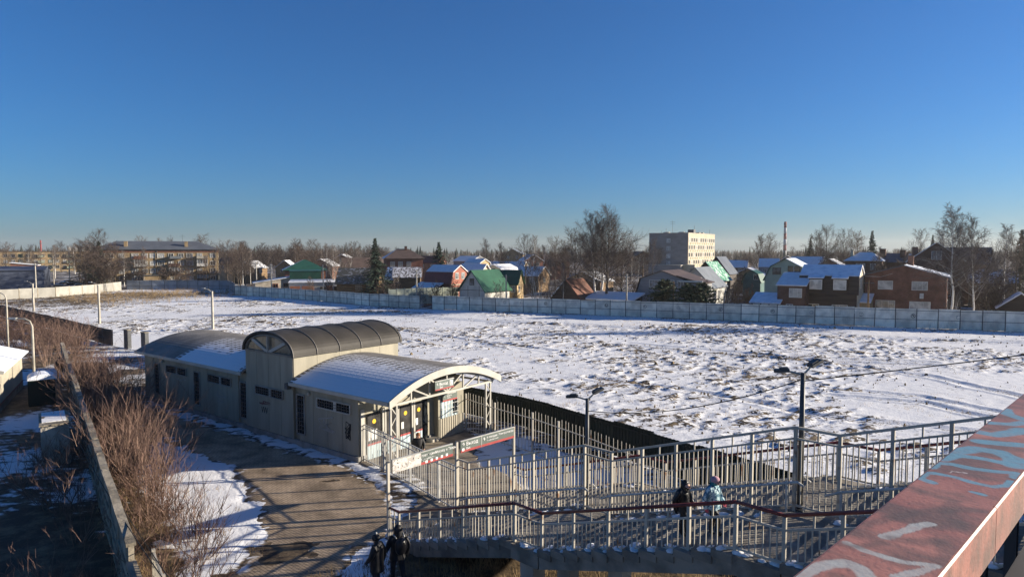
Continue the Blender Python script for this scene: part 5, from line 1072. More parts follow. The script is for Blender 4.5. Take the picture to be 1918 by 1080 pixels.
house('cream_gambrel_house', 'cream gambrel house peeking over the green roof', 925, 148, 5.6, 6, 4.8, ('gamb', 'y', [(-1, 4.8), (-.7, 6.6), (0, 7.4), (.7, 6.6), (1, 4.8)]), m_cream, [m_snow], [('f', 0, 6.0, .8, 1.1, m_glass2, m_darkwood)], over=.5)
# --- small far houses
for i, (px, Y, w_, hh, wl, rf, lab, an) in enumerate((
        (600, 215, 8, 5.6, m_brickor, m_snow, 'far orange house with snowy roof left of the bare birches', .5), (945, 200, 11, 5.0, m_brickye, m_snow, 'far low house with blue snow roof above the cream gambrel', .3), (1000, 235, 7, 7.0, m_brickor, m_snowmetal, 'far orange gable house between bare trees', .9),
        (1045, 240, 9, 6.8, m_brick, m_brownroof, 'far red brick house behind the tall birches', .9), (1205, 300, 9, 8.0, m_brickor, m_brownroof, 'far orange house beside the tower block', 1.0), (1440, 190, 5, 6.0, m_greywall, m_snow, 'far grey two-storey house below the striped chimney', .2),
        (1475, 215, 7, 6.6, m_brickdk, m_snow, 'far dark house with bright white roof near the chimney', .2), (1508, 185, 8, 6.6, m_brickdk, m_snow, 'far brown house with blue roof', 0), (1552, 165, 8, 6.2, m_brick, m_snowold, 'far brown house with broken snow on the roof', 0),
        (1375, 225, 8, 5.0, m_wood, m_snow, 'far low cottage with snow roof right of the tower block', .2), (1400, 180, 9, 3.6, m_wood, m_snow, 'low snowy sheds in the gardens left of the green house', .1), (1720, 180, 6, 7.4, m_brick, m_snow, 'far house with white roof left of the large brick house', .1),
        (640, 240, 8, 7, m_brick, m_snow, 'far brick house with blue snow roof left of the big spruce', .6), (985, 170, 7, 4.2, m_wood, m_snow, 'small snowy cottage behind the pale birches', .1), (1090, 160, 10, 3.2, m_wood, m_snowold, 'low snowy shed behind the tall birches', 0), (1860, 120, 7, 4.8, m_wood, m_snowold, 'snowy cottage behind the right birches', 0), (700, 205, 7, 6.5, m_brick, m_brownroof, 'far brown roofed house right of the big spruce', .3), (800, 225, 8, 6.5, m_brickor, m_maroon, 'far house with maroon roof beside the big hip roof', .3), (455, 215, 8, 5, m_wood, m_snowold, 'far wooden house among the trees right of the apartment block', .3), (425, 235, 9, 6, m_cream, m_brownroof, 'far pale house beside the apartment block', .3), (960, 280, 9, 9, m_brickye, m_silver, 'far pale house with silver roof on the skyline', .3))):
    house('village_house', lab, px, Y, w_, 7, hh, ('gable', 'x' if i % 2 else 'y', gable(2.2, hh)), wl, [rf], [('f', -w_ * .22, hh - 1.2, 1.0, 1.2), ('f', w_ * .22, hh - 1.2, 1.0, 1.2)] + [('r', 0, hh - 1.2, 1.0, 1.2)], ang=FA + an, over=.4)

# --- tower block
def tower():
    Y = 280.0; t = thing('tower_block', 'six-storey block with shaded blank side and sunlit window front', 'building', (at(1288, Y), Y, -0.45), FA)
    # local: corner at origin; x<0 runs along the shaded side, y>0 along the sunlit front
    W, D, Hh = 17.4, 36.0, 18.0
    wl = MB().box((-W / 2, D / 2, Hh / 2), (W, D, Hh)).build('wall', m_tower, t); MB().box((0.03, D / 2, Hh / 2), (0.1, D - .02, Hh - .02)).build('front_cladding', m_towerlit, t)  # thin sheet lays the sunlit wall colour over the front
    MB().box((-W / 2, D / 2, Hh + .12), (W + .3, D + .3, .24)).build('parapet', m_concpale, t)
    for r_ in range(5):
        z = 2.6 + 3.15 * r_
        for c in range(12): window(t, 0.11, 1.6 + 2.98 * c, z, 1.7, 1.75, math.pi / 2, m_glass if (r_ * 7 + c * 5) % 4 else m_glass3, m_white, 1, .12)
        for c in range(12): put('wall_panel', boxm(.1, 1.0, .7, m_concwall), t, (0.09, 3.1 + 2.98 * c, z - 1.5)) if c < 11 else None
    for z in (5.2, 8.3, 11.6, 14.9): window(t, -8.6, -.05, z, 1.6, 1.7, 0, m_glass3, m_greysteel, 1, .14)
    MB().box((-9.0, -3.2, 2.2), (16.5, 6.4, 4.6)).build('low_annex', m_tower, t); MB().box((-9.0, -3.2, 4.55), (16.9, 6.8, .25)).build('annex_roof', m_concpale, t)
    MB().box((1.8, -2.0, 2.4), (5.0, 3.4, 4.8)).build('entrance_block', m_towerlit, t)
    MB().box((-1.6, 9, Hh + .95), (2.6, 2.6, 1.5)).build('roof_house', m_darksteel, t)
    for x, y, hh in ((-8.0, 3, 5.5), (-10.5, 2, 2.2), (-13, 3, 1.2), (-.5, 30, 2.2), (-.8, 10, 3.6)): MB().tube([(x, y, Hh), (x, y, Hh + hh)], .06, 4).build('aerial', m_darksteel, t)
    for hh in (4.2, 5.0): MB().bar((-9.2, 3, Hh + hh), (-6.8, 3, Hh + hh), .06, .06).build('aerial_arm', m_darksteel, t)
    for x, y in ((-11, 4), (-4.5, 5), (-1.2, 20), (-1.5, 16)): MB().box((x, y, Hh + .45), (2.4, 1.6, .5)).build('roof_vent', m_concpale, t)
tower()

# --- four-storey apartment block on the left
def apartments():
    Y = 212.0; ang = 0.44; t = thing('apartment_block', 'four-storey sand brick apartment block with hipped grey roof and balconies', 'building', (at(298, Y), Y, -0.45), ang); t.scale = (.97, 1, .86)
    W, D, Hh = 36.0, 12.0, 12.4
    MB().box((0, D / 2, Hh / 2), (W, D, Hh)).build('wall', m_brickye, t); MB().box((0, D / 2 - .05, Hh - .35), (W + .2, D + .3, .7)).build('red_brick_band', m_brickor, t); MB().box((0, D / 2, Hh + .1), (W + 1, D + 1, .2)).build('eaves', m_darkwood, t)
    e = [(-W / 2 - .7, -.7, Hh + .2), (W / 2 + .7, -.7, Hh + .2), (W / 2 + .7, D + .7, Hh + .2), (-W / 2 - .7, D + .7, Hh + .2)]; a_, b_ = (-W / 2 + 5.5, D / 2, Hh + 3.4), (W / 2 - 6.5, D / 2, Hh + 3.4)
    for q in ([e[0], e[1], b_, a_], [e[1], e[2], b_], [e[2], e[3], a_, b_], [e[3], e[0], a_]): MB().slab(q, .12).build('roof_slope', m_greyroof, t)
    for x in (-9.5, 8.2): c = MB().box((x, 2.0, Hh + 2.0), (1.0, 1.0, 2.6)).build('chimney', m_brickye, t); MB().box((x, 2.0, Hh + 3.33), (1.2, 1.2, .1)).build('chimney_cap', m_concpale, c)
    for x in (3.5, 7.0): MB().tube([(x, 6, Hh + 3), (x, 6, Hh + 6.2)], .05, 4).build('aerial', m_darksteel, t); MB().bar((x - .9, 6, Hh + 5.4), (x + .9, 6, Hh + 5.4), .05, .05).build('aerial_arm', m_darksteel, t)
    rnd = random.Random(12); cols = (-16.2, -13.6, -10.6, -6.8, -4.0, -1.8, 0.6, 3.6, 6.6, 9.2, 12.2, 16.2)
    for r_ in range(4):
        z = 1.9 + 2.85 * r_
        for c, x in enumerate(cols): window(t, x, -.05, z, 1.5 if c % 3 else 1.9, 1.55, 0, rnd.choice((m_glass, m_glass2, m_glass2, m_glass3)), m_white, 1 if c % 2 else 2, .13)
        for s in (-3, 2.5): window(t, W / 2 + .05, D / 2 + s, z, 1.4, 1.5, math.pi / 2, m_glass2, m_white, 1, .13)
    for x, r_, m in ((-14.9, 2, m_white), (-5.4, 1, m_darkwood), (-5.4, 2, m_white), (-5.4, 3, m_brick), (4.6, 2, m_brickdk), (5.0, 3, m_silver), (13.0, 2, m_white), (13.0, 3, m_concpale), (13.0, 1, m_darkwood), (-14.9, 1, m_darkwood), (4.6, 1, m_darkwood), (-5.4, 0, m_brickdk), (13, 0, m_brickdk)):
        z = 0.75 + 2.85 * r_; bc = MB().box((x, -.75, z + .5), (3.4, 1.4, 1.05)).build('balcony', m, t)
        if (r_ + int(x)) % 2: MB().box((x, -.7, z + 1.75), (3.3, 1.25, 1.4)).build('balcony_glazing', m_glass2, bc); [put('balcony_mullion', boxm(.09, .08, 1.4, m_white), bc, (x - 1.6 + .8 * k, -1.36, z + 1.75)) for k in range(5)]
    for x in (-.5, 17.2): MB().tube([(x, -.25, Hh), (x, -.2, .3)], .1, 6).build('downpipe', m_darksteel, t)
    MB().box((-.6, -2.2, 1.6), (7.5, 3.5, 3.2)).build('entrance_porch', m_brickye, t); MB().box((-.6, -2.2, 3.28), (8, 4, .16)).build('porch_roof', m_greyroof, t)
apartments()

def slab_block():
    Y = 335.0; t = thing('long_apartment_block', 'long pale five-storey block on the far left skyline', 'building', (at(95, Y), Y, -5.6), 0.62)
    W, D, Hh = 52.0, 12.0, 15.2
    MB().box((0, D / 2, Hh / 2), (W, D, Hh)).build('wall', m_brickye, t); MB().box((0, D / 2, Hh + .15), (W + .5, D + .5, .3)).build('roof', m_darkwood, t)
    for r_ in range(5):
        for c in range(17): window(t, -24 + 3.0 * c, -.05, 1.9 + 2.85 * r_, 1.5, 1.5, 0, m_glass if (c * 3 + r_) % 3 else m_glass3, m_white if c % 4 else m_greenroof2, 1, .15)
    for k in range(6): MB().box((8.5 + 2.9 * k, 4, Hh + 1.3), (.9, .9, 2.2)).build('roof_chimney', m_whitewall, t)
    for x in (-3.8, 8.2): [put('balcony', boxm(2.6, 1.1, 1.0, m_greenwall), t, (x, -.6, 1.6 + 2.85 * r_)) for r_ in range(1, 5)]
slab_block()
sb = house('blue_shed', 'long dark blue-grey sheet shed at the left edge beyond the white fence', 8, 172, 17, 9, 5.4, ('gable', 'x', gable(.9, 5.4)), m_shedblue, [m_shedblue], [('f', -3, 2.0, 2.6, 1.6, m_shedblue)], ang=.45, cat='shed')
house('red_brick_store', 'small red brick store with blue roof behind the dark shed', 45, 215, 7.0, 6, 6.2, ('shed', 'y', [(-1, 6.6), (1, 5.8)]), m_brickor, [m_snow], ang=.5, cat='building')
def chimney_stack(name, label, px, Y, top, r, bands):
    t = thing(name, label, 'chimney', (at(px, Y), Y, -.45), 0); zt = zy(top, Y); n = bands
    for i in range(n):
        z0, z1 = zt * i / n, zt * (i + 1) / n; f = lambda z: r * (1.25 - .35 * z / zt)
        MB().tube([(0, 0, z0), (0, 0, z1)], [f(z0), f(z1)], 14).build('band', (mat('stack_red', (.25, .05, .05), .7, .1, .2) if (n - 1 - i) % 2 == 0 else mat('stack_white', (.42, .42, .43), .7, .05, .2)) if n > 1 else mat('stack_red', (.34, .045, .045), .7, .1, .2), t, smooth=True)
    MB().tube([(0, 0, zt - 2.4), (0, 0, zt - 2.0)], r * 1.35, 12).build('gallery', m_darksteel, t); MB().tube([(0, 0, zt), (0, 0, zt + .3)], r * .8, 12).build('rim', m_darksteel, t)
chimney_stack('striped_chimney', 'red and white striped boiler house chimney on the skyline', 1469, 620, 415, 1.25, 7)
chimney_stack('thin_red_chimney', 'thin plain red chimney on the far left skyline', 78, 480, 449, .55, 1)

# ---------------------------------------------------------------- cars in the shaded lot on the left
def make_car(m):
    t = thing('parked_car', '', 'car'); prof = [(-2.1, .35), (-2.1, .8), (-1.9, .95), (-1.1, 1.0), (-.6, 1.45), (.9, 1.48), (1.55, 1.02), (2.1, .92), (2.15, .4)]
    MB().prism(prof, -.85, .85, 'y').build('body', m, t); MB().prism([(-1.0, 1.02), (-.58, 1.40), (.88, 1.42), (1.42, 1.03)], -.86, .86, 'y').build('side_windows', m_glass, t); MB().box((-.82, 0, 1.22), (.06, 1.4, .4)).build('windscreen', m_glass, t)
    for x in (-1.3, 1.3):
        for y in (-.8, .8): w = MB().tube([(x, y - .1, .33), (x, y + .1, .33)], .33, 12).build('wheel', m_rubber, t); MB().tube([(x, y - .11, .33), (x, y + .11, .33)], .18, 8).build('rim', m_greysteel, w)
    for y in (-.6, .6): MB().box((-2.1, y, .72), (.05, .3, .14)).build('headlight', m_glass3, t)
    return t
cl = ('dark car parked under the trees, nearest the white fence', 'silver car parked in the shaded lot', 'dark blue car in the middle of the shaded lot', 'white car parked beside the lamp pole in the lot', 'dark red car at the right of the shaded lot', 'grey car at the back of the shaded lot')
for i, (px, Y, rz) in enumerate(((108, 176, .3), (118, 192, .5), (134, 188, .2), (146, 182, .6), (158, 186, .4), (126, 205, .9))):
    c = make_car(CARC[i % 5]); c.location = (at(px, Y), Y, -.42); c.rotation_euler = (0, 0, rz); c['label'] = cl[i]; c['group'] = 'cars in the shaded lot'

# ---------------------------------------------------------------- cabins beside the railway on the left
def cabin():
    t = thing('cream_cabin', 'cream ribbed-sheet cabin with red base line at the left edge', 'cabin', (-31.7, 40.4, -0.1), math.atan2(-.81, .587) + math.pi / 2 - .12)
    # local: right front corner at origin, body runs to -x and +y
    W, D, Hh = 7.0, 9.0, 2.75
    MB().box((-W / 2, D / 2, Hh / 2), (W, D, Hh)).build('wall', m_creamsheet, t); put('front_sheet', corr(W, 2.1, m_creamsheet, .22, .03), t, (-W / 2, -.03, .65)); put('side_sheet', corr(D, 2.1, m_creamsheet, .22, .03), t, (.03, D / 2, .65), math.pi / 2)
    MB().box((-W / 2, D / 2, .28), (W + .12, D + .12, .56)).build('base', m_concrete, t); MB().box((-W / 2, D / 2, .6), (W + .16, D + .16, .07)).build('red_line', m_maroon, t)
    MB().prism([(-W, 2.7), (-W / 2, 3.75), (0, 2.7)], 0.02, D - .02, 'y').build('gable_wall', m_creamsheet, t)
    for sg_ in (1, -1):
        e = -W / 2 + sg_ * (W / 2 + .4); MB().slab([(e, -.4, 2.62), (e, D + .4, 2.62), (-W / 2, D + .4, 3.8), (-W / 2, -.4, 3.8)], .1).build('roof_slope', m_snowmetal, t)
        MB().bar((e, -.42, 2.64), (-W / 2, -.42, 3.82), .06, .2).build('verge_board', m_trim, t)
cabin()
t = thing('concrete_box', 'low cream concrete box with snow on top beside the wall', 'box', (-20.95, 30.9, 0), math.atan2(-.81, .587))
MB().box((-1.3, -.55, .95), (2.8, 1.1, 1.9)).build('body', m_concpale, t); MB().box((-1.3, -.55, 1.93), (2.95, 1.22, .08)).build('lid', m_concwall, t); MB().box((-1.5, -.57, 1.985), (2.3, .95, .04)).build('snow_cap', mat('lid_snow', SNOW, .8, .05, 1.6, col2=(.12, .1, .075), lo=.56, hi=.62), t)
t = thing('green_bin', 'dark green metal container with white rounded lid beside the wall', 'container', (-30.0, 43.0, 0), math.atan2(-.81, .587))
MB().box((-.6, -.7, .85), (1.7, 1.4, 1.7)).build('body', m_green, t); MB().prism([(-.75, 1.7)] + [(-.75 * math.cos(math.pi * i / 12), 1.7 + .34 * math.sin(math.pi * i / 12)) for i in range(1, 12)] + [(.75, 1.7)], -1.5, .3, 'x').build('lid', m_snowmetal, t, (0, -.7, 0)); [put('rib', boxm(.06, 1.46, 1.6, m_green), t, (-1.3 + .45 * k, -.7, .85)) for k in range(4)]

# ---------------------------------------------------------------- bare trees
def grow(seed, h, spread=0.5, first=0.28, n1=16, n2=6, n3=9, birch=False, lean=0.0, up=0.35, tw=0.014, r0=None, stems=1):
    rnd = random.Random(seed); T, C = MB(), MB(); r0 = r0 or h * 0.014
    def tip(p, d, L_, r_):
        q = p + d * L_ * .55; d2 = d + Vector((rnd.uniform(-.3, .3), rnd.uniform(-.3, .3), -.55 if birch else .12)); e = q + d2.normalized() * L_ * .5
        C.tube([p, q, e], [r_, r_ * .8, r_ * .35], 3, 1, cap=False)
    def br(p, d, L_, r_, lev):
        n = 5 if lev == 1 else 3; pts = [p]; q = p.copy(); dd = d.copy()
        for i in range(n):
            dd = (dd + Vector((rnd.gauss(0, .14), rnd.gauss(0, .14), rnd.gauss(up * .22, .08)))).normalized(); q = q + dd * (L_ / n); pts.append(q.copy())
        rad = [r_ * (1 - .75 * i / n) for i in range(n + 1)]
        C.tube(pts, rad, 4 if lev == 1 else 3, 0 if lev == 1 else 1, cap=False)
        kids = n2 if lev == 1 else n3
        for k in range(kids):
            f = (k + .8) / kids * n; i = min(n - 1, int(f)); pp = pts[i].lerp(pts[i + 1], f - i if f - i <= 1 else 1); ax = (pts[min(i + 1, n)] - pts[i]).normalized()
            o = ax.orthogonal().normalized(); o.rotate(Matrix.Rotation(rnd.uniform(0, 6.28), 3, ax)); nd = (ax * rnd.uniform(.5, .9) + o * rnd.uniform(.5, .95) + Vector((0, 0, up * .3))).normalized()
            if lev == 1: br(pp, nd, L_ * rnd.uniform(.35, .6) * (1.1 - .5 * k / kids), max(tw * 1.5, rad[i] * .5), 2)
            else: tip(pp, nd, L_ * rnd.uniform(.45, .85), tw)
    for s in range(stems):
        base = Vector((0, 0, 0)) if stems == 1 else Vector((rnd.uniform(-.5, .5), rnd.uniform(-.5, .5), 0)); hh = h * (1 if s == 0 else rnd.uniform(.7, .95)); a0 = rnd.uniform(0, 6.28); ln = lean if stems == 1 else rnd.uniform(.05, .22)
        n = 9; pts = [base + Vector((0, 0, -.3))]; off = Vector((0, 0, 0))
        for i in range(1, n + 1):
            off += Vector((rnd.gauss(0, .02) * h, rnd.gauss(0, .02) * h, 0)) * .35 + Vector((math.cos(a0), math.sin(a0), 0)) * ln * hh / n; pts.append(base + off + Vector((0, 0, hh * i / n)))
        rr = r0 / stems ** .4; rad = [rr * (1.25 if i == 0 else 1) * (1 - .88 * i / n) for i in range(n + 1)]; T.tube(pts, rad, 8)
        k1 = n1 if stems == 1 else int(n1 * .6)
        for k in range(k1):
            f = first + (1 - first) * (k + rnd.uniform(.1, .9)) / k1; i = min(n - 1, int(f * n)); pp = pts[i].lerp(pts[i + 1], f * n - i); az = k * 2.4 + rnd.uniform(-.4, .4); rise = rnd.uniform(.45, .9) + .6 * (f - first)
            d = Vector((math.cos(az), math.sin(az), rise)).normalized(); L_ = hh * spread * (1.08 - .75 * (f - first) / (1 - first)) * rnd.uniform(.7, 1.1); br(pp, d, L_, max(tw * 2, rad[i] * (.36 if birch else .5)), 1)
    bark = m_birch if birch else m_bark
    return T.mesh('trunk', bark, True, False), C.mesh('crown', [m_birchlimb if birch == 2 else m_bark, m_twig2 if birch else m_twig], False, False)
KINDS = {
    'round_a': grow(1, 13, .46, .26, 20, 7, 12), 'round_b': grow(2, 12, .52, .2, 18, 6, 10, up=.45), 'round_c': grow(3, 14, .42, .3, 17, 6, 10, up=.5),
    'birch_a': grow(4, 15, .27, .34, 26, 7, 11, birch=2, up=.6, tw=.011), 'birch_b': grow(5, 14, .27, .34, 36, 8, 13, birch=2, up=.12, tw=.011, r0=.15), 'birch_c': grow(6, 16, .33, .26, 32, 8, 12, birch=2, up=.5, tw=.012, r0=.17),
    'multi': grow(7, 9, .34, .2, 12, 5, 8, birch=2, up=.8, stems=5, tw=.012), 'orchard': grow(8, 6, .5, .2, 14, 6, 9, up=.6, tw=.012), 'thicket': grow(9, 5, .42, .08, 12, 5, 9, stems=5, up=.7, tw=.012), 'big': grow(10, 18, .40, .3, 30, 9, 13, up=.45, tw=.013)}
def tree(kind, loc, h, label, rz=None, group=None, name=None, wide=1.0):
    tm, cm = KINDS[kind]; base = {'round_a': 13, 'round_b': 12, 'round_c': 14, 'birch_a': 15, 'birch_b': 14, 'birch_c': 16, 'multi': 9, 'orchard': 6, 'thicket': 5, 'big': 18}[kind]
    nm = name or ('birch_tree' if 'birch' in kind or kind == 'multi' else 'bare_tree'); t = thing(nm, label, 'tree', loc, random.uniform(0, 6.28) if rz is None else rz, group); s = h / base
    t.scale = (s * wide, s * wide, s); put('trunk', tm, t); put('crown', cm, t); return t
TR = [  # column, distance, row of the top, kind, width, label
    (1116, 112, 396, 'birch_c', 1.25, 'tall white birch, left of the twin birches behind the rusty shed'), (1128, 113, 402, 'birch_a', 1.3, 'slim leaning white birch of the tall pair by the rusty shed'), (1140, 111, 392, 'big', 1.35, 'largest bare tree with dense rounded crown above the gardens'),
    (1078, 128, 430, 'round_a', 1.1, 'bare tree left of the tall birches with a low round crown'), (1165, 120, 440, 'round_b', 1.0, 'bare tree right of the largest crown'), (1007, 113, 452, 'multi', 1.05, 'pale many-stemmed birch clump behind the zinc fence'), (1030, 112, 478, 'birch_b', .9, 'small white birch right of the many-stemmed clump'), (1056, 110, 490, 'birch_a', .7, 'thin pale birch left of the rusty shed'),
    (985, 160, 440, 'round_c', 1.0, 'bare tree above the pale birch clump'), (1000, 190, 436, 'birch_a', .9, 'far thin birch above the pale clump'), (1040, 170, 446, 'round_b', 1.0, 'bare tree left of the low round crown'), (1060, 150, 452, 'round_a', 1., 'second bare tree behind the rusty shed'), (1100, 140, 470, 'orchard', 1.1, 'low garden tree behind the flat snow roof'),
    (1782, 88, 378, 'birch_b', 1.0, 'tall weeping birch right of the brick house'), (1828, 87, 402, 'birch_c', .95, 'forked white birch near the right edge'), (1800, 120, 420, 'round_c', .8, 'bare tree between the two right birches'), (1880, 110, 412, 'birch_a', 1.0, 'bare birch at the right edge of the picture'), (1905, 104, 440, 'round_b', .9, 'dark bare tree at the far right edge'), (1850, 98, 470, 'orchard', 1.2, 'low tangled garden tree below the right birches'), (1872, 96, 500, 'thicket', 1.3, 'brown thicket left of the edge cabin'),
    (627, 150, 458, 'birch_c', 1.0, 'pale birch left of the log cabin'), (612, 175, 456, 'birch_a', .9, 'far birch behind the pale one'), (640, 152, 470, 'multi', 1.1, 'sunlit birch clump beside the log cabin'), (550, 250, 450, 'birch_a', 1.0, 'single birch crown above the left treeline'), (912, 215, 446, 'birch_c', .9, 'round birch crown right of the white hall'),
    (190, 205, 430, 'round_c', 1.2, 'tall grey tree left of the apartment block'), (178, 190, 455, 'round_a', 1.2, 'dark tree in front of the apartment block corner'), (205, 182, 470, 'thicket', 1.8, 'brown thicket at the left corner of the apartment block'), (232, 196, 465, 'birch_a', .8, 'thin tree in front of the apartment facade, left'), (270, 192, 460, 'birch_b', .7, 'thin tree in front of the apartment facade, middle'), (352, 192, 470, 'round_b', .8, 'bare tree in front of the apartment facade, right'), (330, 186, 488, 'orchard', 1.0, 'low bare tree before the apartment balconies'), (378, 240, 440, 'round_a', 1.1, 'bare crown behind the right end of the apartment roof'),
    (385, 195, 478, 'orchard', 1.2, 'low tree at the right corner of the apartment block'), (300, 260, 442, 'birch_a', .9, 'thin crown above the apartment roof'), (265, 262, 444, 'round_b', .9, 'bushy crown above the apartment roof, left'), (320, 265, 446, 'round_c', .8, 'small crown above the apartment roof, middle'), (460, 165, 460, 'round_c', .8, 'sunlit bare tree by the left end of the zinc fence'), (445, 180, 470, 'round_a', 1.0, 'brown bare tree behind the grey fence'),
    (1548, 190, 422, 'round_c', 1.0, 'bare tree right of the striped chimney'), (1527, 195, 432, 'round_a', .9, 'left tree of the row beyond the mansard house'), (1580, 190, 432, 'round_b', 1.0, 'third tree of the row beyond the mansard house'), (1605, 185, 434, 'round_a', 1.0, 'fourth tree of the row beyond the mansard house'), (1440, 210, 440, 'round_b', 1.0, 'bare tree left of the striped chimney'), (1420, 215, 444, 'orchard', 1.2, 'low crown left of the chimney tree'), (1720, 170, 430, 'round_c', .9, 'bare tree behind the large brick house'), (1760, 175, 428, 'birch_a', .8, 'thin far birch behind the large brick house'), (1545, 140, 466, 'birch_b', .8, 'pale birch behind the mansard roof'), (1695, 140, 470, 'orchard', 1.0, 'low tree behind the brick house'), (1650, 125, 478, 'orchard', 1.3, 'brown garden tree left of the brick house chimney'),
    (160, 178, 452, 'round_a', 1.5, 'dark dense tree over the shaded car lot, left of its neighbour'), (172, 186, 446, 'round_b', 1.5, 'dark dense tree over the shaded car lot, right of its neighbour'), (150, 200, 458, 'round_c', 1.4, 'dark tree at the back of the shaded lot'), (196, 178, 475, 'thicket', 2.2, 'dark thicket below the tall grey tree'), (215, 190, 455, 'round_a', 1.0, 'bare tree covering the left end of the apartment facade'), (255, 186, 478, 'orchard', 1.2, 'low tree before the lower apartment windows'), (305, 184, 492, 'thicket', 1.8, 'brown thicket below the apartment porch'), (345, 183, 496, 'thicket', 1.8, 'brown thicket below the right apartment balconies'),
    (115, 330, 452, 'round_a', 1.0, 'bare tree in front of the long pale block'), (140, 300, 452, 'birch_a', 1.2, 'pale tree in front of the long pale block'), (60, 300, 458, 'round_c', 1.0, 'far tree left of the thin red chimney'), (12, 260, 455, 'round_b', 1.2, 'round tree at the left edge'), (1205, 145, 470, 'birch_b', .8, 'sunlit yellowish birch left of the tower block'), (1222, 230, 448, 'round_a', .8, 'far crown at the corner of the tower block'), (1400, 150, 500, 'thicket', 1.6, 'dark garden thicket right of the tower block'), (1375, 120, 520, 'thicket', 1.5, 'brown thicket right of the garden pines'), (740, 124, 524, 'thicket', 1.5, 'dark shrub mass left of the pale garden fence'), (715, 126, 520, 'thicket', 1.3, 'dark shrubs right of the log cabin')]
for px, Y, top, kind, wd, lab in TR:
    tree(kind, (at(px, Y), Y, -.4), (zy(top, Y) + .4) * .91, lab, rz=(px * 0.37) % 6.28, wide=wd)
rnd = random.Random(21)
def behind_far(x, Y):
    for (x0, y0), (x1, y1) in zip(FAR[:-1], FAR[1:]):
        if x0 <= x <= x1: return Y > y0 + (y1 - y0) * (x - x0) / (x1 - x0) + 4
    return Y > 175
HB = [(o.matrix_basis.translation.copy(), o.rotation_euler.z) for o in bpy.data.objects if o.get('category') in ('house', 'building', 'shed')]
def blocked(x, Y, a_=6.5, b0=-3.0, b1=10):
    for P, rz in HB:
        d = Vector((x, Y, 0)) - P; lx = d.x * math.cos(rz) + d.y * math.sin(rz); ly = -d.x * math.sin(rz) + d.y * math.cos(rz)
        if abs(lx) < a_ and b0 < ly < b1: return True
    return False
n_t = 0
for k in range(4000):                             # belt of trees beyond and between the far houses
    if n_t >= 210: break
    Y = 185 + 230 * rnd.random() ** 1.1; px = rnd.uniform(-20, 1940) if rnd.random() < .7 else rnd.uniform(380, 720); x = at(px, Y)
    if not behind_far(x, Y) or (px < 420 and Y < 240) or blocked(x, Y, 5.5, -2.5, 9): continue
    if 1217 < px < 1350 and Y < 285: continue
    hh = rnd.uniform(7.0, 11.5) * (1.12 if px < 700 else 1.0)
    tree(rnd.choice(('round_a', 'round_b', 'round_c', 'birch_a', 'orchard', 'birch_c')), (x, Y, -.4), hh, 'bare tree in the brown belt behind the village houses', group='bare trees behind the village', wide=rnd.uniform(1.0, 1.35)); n_t += 1
n_t = 0
for k in range(4000):                             # low fruit trees and thickets in the gardens
    if n_t >= 150: break
    px = rnd.uniform(430, 1940); Y = 88 + 110 * rnd.random(); x = at(px, Y)
    if not behind_far(x, Y) or blocked(x, Y, 5.2, -1.5 if rnd.random() < .3 else -5.0, 9): continue
    tree(rnd.choice(('orchard', 'thicket', 'orchard', 'thicket', 'multi')), (x, Y, -.4), rnd.uniform(2.6, 5.2), 'low bare garden tree among the village houses', group='low bare garden trees among the houses', wide=rnd.uniform(.9, 1.35), name='garden_tree'); n_t += 1

# ---------------------------------------------------------------- conifers
def conifer(seed, h, w, dense=1.0, droop=.25, sprays=9, pine=False):
    rnd = random.Random(seed); T, C = MB(), MB(); T.tube([(0, 0, -.3), (0, 0, h * .5), (0, 0, h * .98)], [h * .016, h * .009, .015], 6)
    n = int(h * 4.2 * dense)
    for k in range(n):
        f = .06 + .95 * (k / n) ** 1.0; z = h * f; L0 = w * (max(.03, 1 - f) ** 1.0 if not pine else math.sin(math.pi * (.18 + .8 * f)) ** .8) * rnd.uniform(.75, 1.1)
        for j in range(rnd.choice((5, 6, 7))):
            az = rnd.uniform(0, 6.28); L_ = L0 * rnd.uniform(.6, 1.1); d = Vector((math.cos(az), math.sin(az), 0)); s = Vector((-d.y, d.x, 0))
            for q in range(sprays):
                u = (q + rnd.random()) / sprays; p = d * (L_ * u) + Vector((0, 0, z - droop * L_ * u * u + (.25 * L_ * u if pine else 0))); l = rnd.uniform(.22, .42) * (1.3 - .5 * u) * (.35 + .65 * min(1, L0 / (.4 * w)))
                for sg in (-1, 1):
                    e = p + (d * rnd.uniform(.3, .9) + s * sg * rnd.uniform(.4, 1)) * l + Vector((0, 0, rnd.uniform(-.18, .10) if not pine else rnd.uniform(-.1, .25))); e2 = p + (d * .6 + s * sg * .1) * l * .5 + Vector((0, 0, -.10))
                    C.add([p, e, e2], [(0, 1, 2)])
    return T.mesh('trunk', m_bark, True, False), C.mesh('crown', m_pine if pine else m_needle, False, False)
SPR = [conifer(1, 12, 3.5, 1.25), conifer(2, 10, 2.9, 1.25), conifer(3, 4.2, 1.9, 1.9, .1, 9, True)]
def spruce(i, px, Y, top, label, name, base, wide=1.0, rz=0.0, z0=-.4):
    s = (zy(top, Y) - z0) / base; t = thing(name, label, 'tree', (at(px, Y), Y, z0), rz); t.scale = (s * wide, s * wide, s); put('trunk', SPR[i][0], t); put('crown', SPR[i][1], t); return t
spruce(0, 703, 137, 446, 'tall dark spruce behind the log cabin', 'spruce_tree', 12, 1.55); spruce(1, 822, 158, 453, 'second dark spruce behind the maroon roof', 'spruce_tree', 10, 1.5, 1)
spruce(2, 1246, 101, 524, 'dark garden pine in front of the grey gambrel house', 'pine_tree', 4.2, 1.05); spruce(2, 1290, 100, 532, 'low snowy garden pine, middle of the three', 'pine_tree', 4.2, 1.1, 2); spruce(2, 1315, 99.5, 530, 'bushy garden pine on the right of the three', 'pine_tree', 4.2, 1.15, 4)
